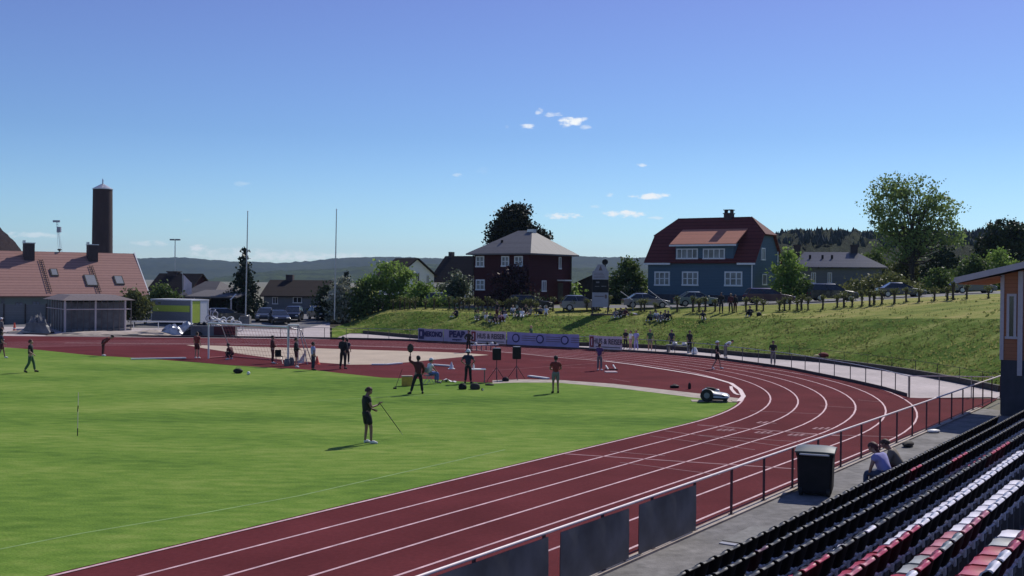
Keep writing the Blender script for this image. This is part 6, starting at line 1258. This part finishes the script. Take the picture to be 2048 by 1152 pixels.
# pile of bags / pram on the far path
P = G(1357, 705); t = thing('folding_table', 'dark low table with two white plates on the far path', 'table', P, R(-25)); m = MB(); m.b2(-.9, .9, -.35, .35, .5, .58); m.build('table_top', M['blk2'], t)
for x in (-.8, .8): m = MB(); m.b2(x-.04, x+.04, -.3, .3, 0, .5); m.build('leg', M['blk2'], t)
for x in (-.3, .45): m = MB(); m.lathe([(.05, .58), (.18, .60), (.2, .72), (.1, .8)], (x, 0, 0)); m.build('plate', M['white'], t)
P = G(1389, 708); t = thing('kit_bag', 'white bag at the right end of the dark table', 'bag', P, .4, 'bags left on the ground'); m = MB(); m.lathe([(.2, 0), (.26, .2), (.1, .5)]); m.build('body', M['white'], t); m = MB(); m.tube((0, 0, .48), (.12, 0, .55), .02); m.build('strap', M['blk2'], t)
P = TP(1647, .06); t = thing('kit_bag', 'orange red bag on the foot of the bank', 'bag', P+Vector((0, 0, .1)), .2, 'bags left on the ground'); m = MB(); m.ell((0, 0, .18), .42, .25, .2, 12); m.build('body', CL['cloth_red'], t, smooth=True); m = MB(); m.ell((-.45, 0, .12), .25, .2, .12); m.build('flap', CL['cloth_yellow'], t, smooth=True)
# drink carton / litter on the walkway kerb
P = SN(36.3, 9.15, .12); t = thing('kit_bag', 'small dark bag on the walkway against the railing', 'bag', P, .9, 'bags left on the ground'); m = MB(); m.ell((0, 0, .09), .34, .16, .10, 12); m.build('body', M['dkwood'], t, smooth=True); m = MB(); m.tube((-.1, 0, .18), (.1, 0, .18), .015); m.build('strap', M['blk2'], t)
P = SN(40.3, 9.3, .12); t = thing('paper_bag', 'crumpled white paper bag on the far walkway', 'paper bag', P, .3); m = MB(); m.ell((0, 0, .06), .25, .14, .07, 9); m.build('paper', M['white'], t); m = MB(); m.ell((.22, .05, .05), .08, .08, .05); m.build('crumpled_end', M['white'], t)
P = SN(21.5, 8.55, .121); t = thing('manhole_cover', 'flat grey cover patch in the walkway', 'cover', P, -TH); m = MB(); m.b2(-.28, .28, -.8, .8, 0, .012); m.build('plate', mat('cover_metal', (.13, .125, .12), .7, var=.3), t); m = MB(); m.b2(-.22, .22, -1.1, -.95, 0, .02); m.build('handle', M['sign'], t)
# wheelie bin
P = SN(26.85, 8.98, .12); t = thing('wheelie_bin', 'tall black wheelie bin with pale sunlit lid by the railing', 'bin', P, -TH+R(14)); hB = 1.05; t.scale = (1.18, 1.22, 1)
m = MB()
def ring(z, hx, hy, c=.05): return [(-hx+c, -hy, z), (hx-c, -hy, z), (hx, -hy+c, z), (hx, hy-c, z), (hx-c, hy, z), (-hx+c, hy, z), (-hx, hy-c, z), (-hx, -hy+c, z)]
rs = [ring(.06, .33, .36), ring(.12, .34, .37), ring(hB-.10, .36, .40), ring(hB-.09, .375, .415), ring(hB, .38, .42)]
k = len(m.v); m.v += [p for r_ in rs for p in r_]
for a in range(4): m.f += [(a*8+i, a*8+(i+1) % 8, a*8+8+(i+1) % 8, a*8+8+i) for i in range(8)]; m.m += [0]*8
m.f += [tuple(reversed(range(8))), tuple(32+i for i in range(8))]; m.m += [0, 0]; m.build('body', M['black'], t)
m = MB(); rows = []
for j, y in enumerate(np.linspace(-.45, .43, 9)): rows.append([(x, y, hB+.02+.11*math.sin(math.pi*(j+.8)/9.6)*(1-(x/.5)**4) ) for x in np.linspace(-.40, .40, 9)])
m.grid(rows); m.grid([[(x, y, hB+.004) for x, y, z in reversed(r_)] for r_ in rows])
for e_ in (0, -1): m.grid([[rows[e_][i] for i in range(9)], [(rows[e_][i][0], rows[e_][i][1], hB+.004) for i in range(9)]])
m.grid([[r_[0] for r_ in rows], [(r_[0][0], r_[0][1], hB+.004) for r_ in rows]]); m.grid([[r_[-1] for r_ in rows], [(r_[-1][0], r_[-1][1], hB+.004) for r_ in rows]])
m.build('lid', mat('bin_lid', (.065, .08, .075), .45, var=.15), t, smooth=True)
m = MB(); m.tube((.28, -.50, hB-.02), (-.28, -.50, hB-.02), .022); m.tube((.28, -.50, hB-.02), (.28, -.38, hB-.04), .02); m.tube((-.28, -.50, hB-.02), (-.28, -.38, hB-.04), .02); m.build('handle', M['silver'], t, smooth=True)
for s in (-1, 1): m = MB(); m.tube((s*.24, -.33, .10), (s*.31, -.33, .10), .10, n=16); m.build('wheel', M['tyre'], t)
m = MB(); m.box((-.350, .05, .28), (.012, .26, .035)); m.build('reflector', M['sign'], t); m = MB(); m.box((-.352, -.02, .50), (.01, .05, .16)); m.build('sticker', M['grey'], t)

# ------------------------------------------------------------------ sky: clouds far up, built into the world's sky
def add_clouds(cl):
    tc = nt.nodes.new('ShaderNodeTexCoord'); nz = nt.nodes.new('ShaderNodeTexNoise'); nz.inputs['Scale'].default_value = 110; nz.inputs['Detail'].default_value = 9; nz.inputs['Roughness'].default_value = .62
    mp = nt.nodes.new('ShaderNodeMapping'); mp.inputs['Scale'].default_value = (1, 1, 2.2); nt.links.new(tc.outputs['Generated'], mp.inputs[0]); nt.links.new(mp.outputs[0], nz.inputs[0])
    sp = nt.nodes.new('ShaderNodeSeparateXYZ'); nt.links.new(tc.outputs['Generated'], sp.inputs[0])
    def mth(op, a, b_=None):
        n = nt.nodes.new('ShaderNodeMath'); n.operation = op
        for i, q in enumerate((a, b_)):
            if q is None: continue
            if isinstance(q, (int, float)): n.inputs[i].default_value = q
            else: nt.links.new(q, n.inputs[i])
        return n.outputs[0]
    az = mth('ARCTAN2', sp.outputs[0], sp.outputs[1]); total = None
    nn = mth('MULTIPLY', mth('SUBTRACT', nz.outputs[0], .49), 4.6)
    for (x, y, rx, ry, s) in cl:
        d = ray(x, y).normalized(); a0 = math.atan2(d.x, d.y); e0 = d.z
        q = mth('ADD', mth('POWER', mth('ABSOLUTE', mth('DIVIDE', mth('SUBTRACT', az, a0), rx/FPX)), 2.0), mth('POWER', mth('ABSOLUTE', mth('DIVIDE', mth('SUBTRACT', sp.outputs[2], e0), ry/FPX)), 2.0))
        v_ = mth('SUBTRACT', mth('ADD', 1.0, nn), q); c = nt.nodes.new('ShaderNodeMapRange'); c.interpolation_type = 'SMOOTHSTEP'; nt.links.new(v_, c.inputs[0]); c.inputs[1].default_value = 0; c.inputs[2].default_value = 1.4; c.inputs[3].default_value = 0; c.inputs[4].default_value = s
        total = c.outputs[0] if total is None else mth('MAXIMUM', total, c.outputs[0])
    mx = nt.nodes.new('ShaderNodeMix'); mx.data_type = 'RGBA'; nt.links.new(total, mx.inputs[0]); nt.links.new(SKYC, mx.inputs[6]); mx.inputs[7].default_value = (CLOUDV*.97, CLOUDV, CLOUDV*1.02, 1); nt.links.new(mx.outputs[2], bg.inputs[0])
HAZE = .000080
CLOUDV = 1.0/bg.inputs[1].default_value
SKYC = tint.outputs[2]
add_clouds([(1147, 243, 30, 11, 1.0), (1130, 250, 18, 8, .9), (1172, 254, 14, 5, .5), (1055, 253, 18, 6, .8), (1079, 224, 9, 9, .6), (1105, 229, 22, 5, .6), (1014, 253, 7, 4, .25), (918, 350, 14, 5, .4), (967, 341, 16, 8, .18), (1284, 330, 12, 4, .6), (1301, 392, 38, 7, .95), (1220, 391, 9, 5, .5), (1126, 432, 38, 7, .9), (1248, 428, 52, 8, .95), (1310, 436, 20, 4, .4), (1190, 413, 14, 4, .25),
 (485, 367, 16, 6, .2), (70, 470, 60, 6, .45), (300, 486, 45, 6, .4), (397, 496, 16, 8, .7), (470, 508, 90, 14, .45), (585, 512, 80, 12, .55), (690, 512, 60, 7, .45), (376, 440, 12, 3, .2), (1010, 500, 40, 4, .2)])

# ------------------------------------------------------------------ haze
hz = MB(); hz.b2(-5200, 5200, -420, 5600, -2, 165); ho = hz.build('haze', None); ho.data.materials.clear()
hm = bpy.data.materials.new('haze'); hm.use_nodes = True; hn = hm.node_tree; hn.nodes.clear(); pv = hn.nodes.new('ShaderNodeVolumePrincipled'); hout = hn.nodes.new('ShaderNodeOutputMaterial')
pv.inputs['Color'].default_value = (.50, .70, 1.0, 1); pv.inputs['Density'].default_value = HAZE; pv.inputs['Anisotropy'].default_value = .0; hn.links.new(pv.outputs[0], hout.inputs['Volume']); ho.data.materials.append(hm); tag(ho, 'thin blue air over the whole place', 'haze', kind='stuff')
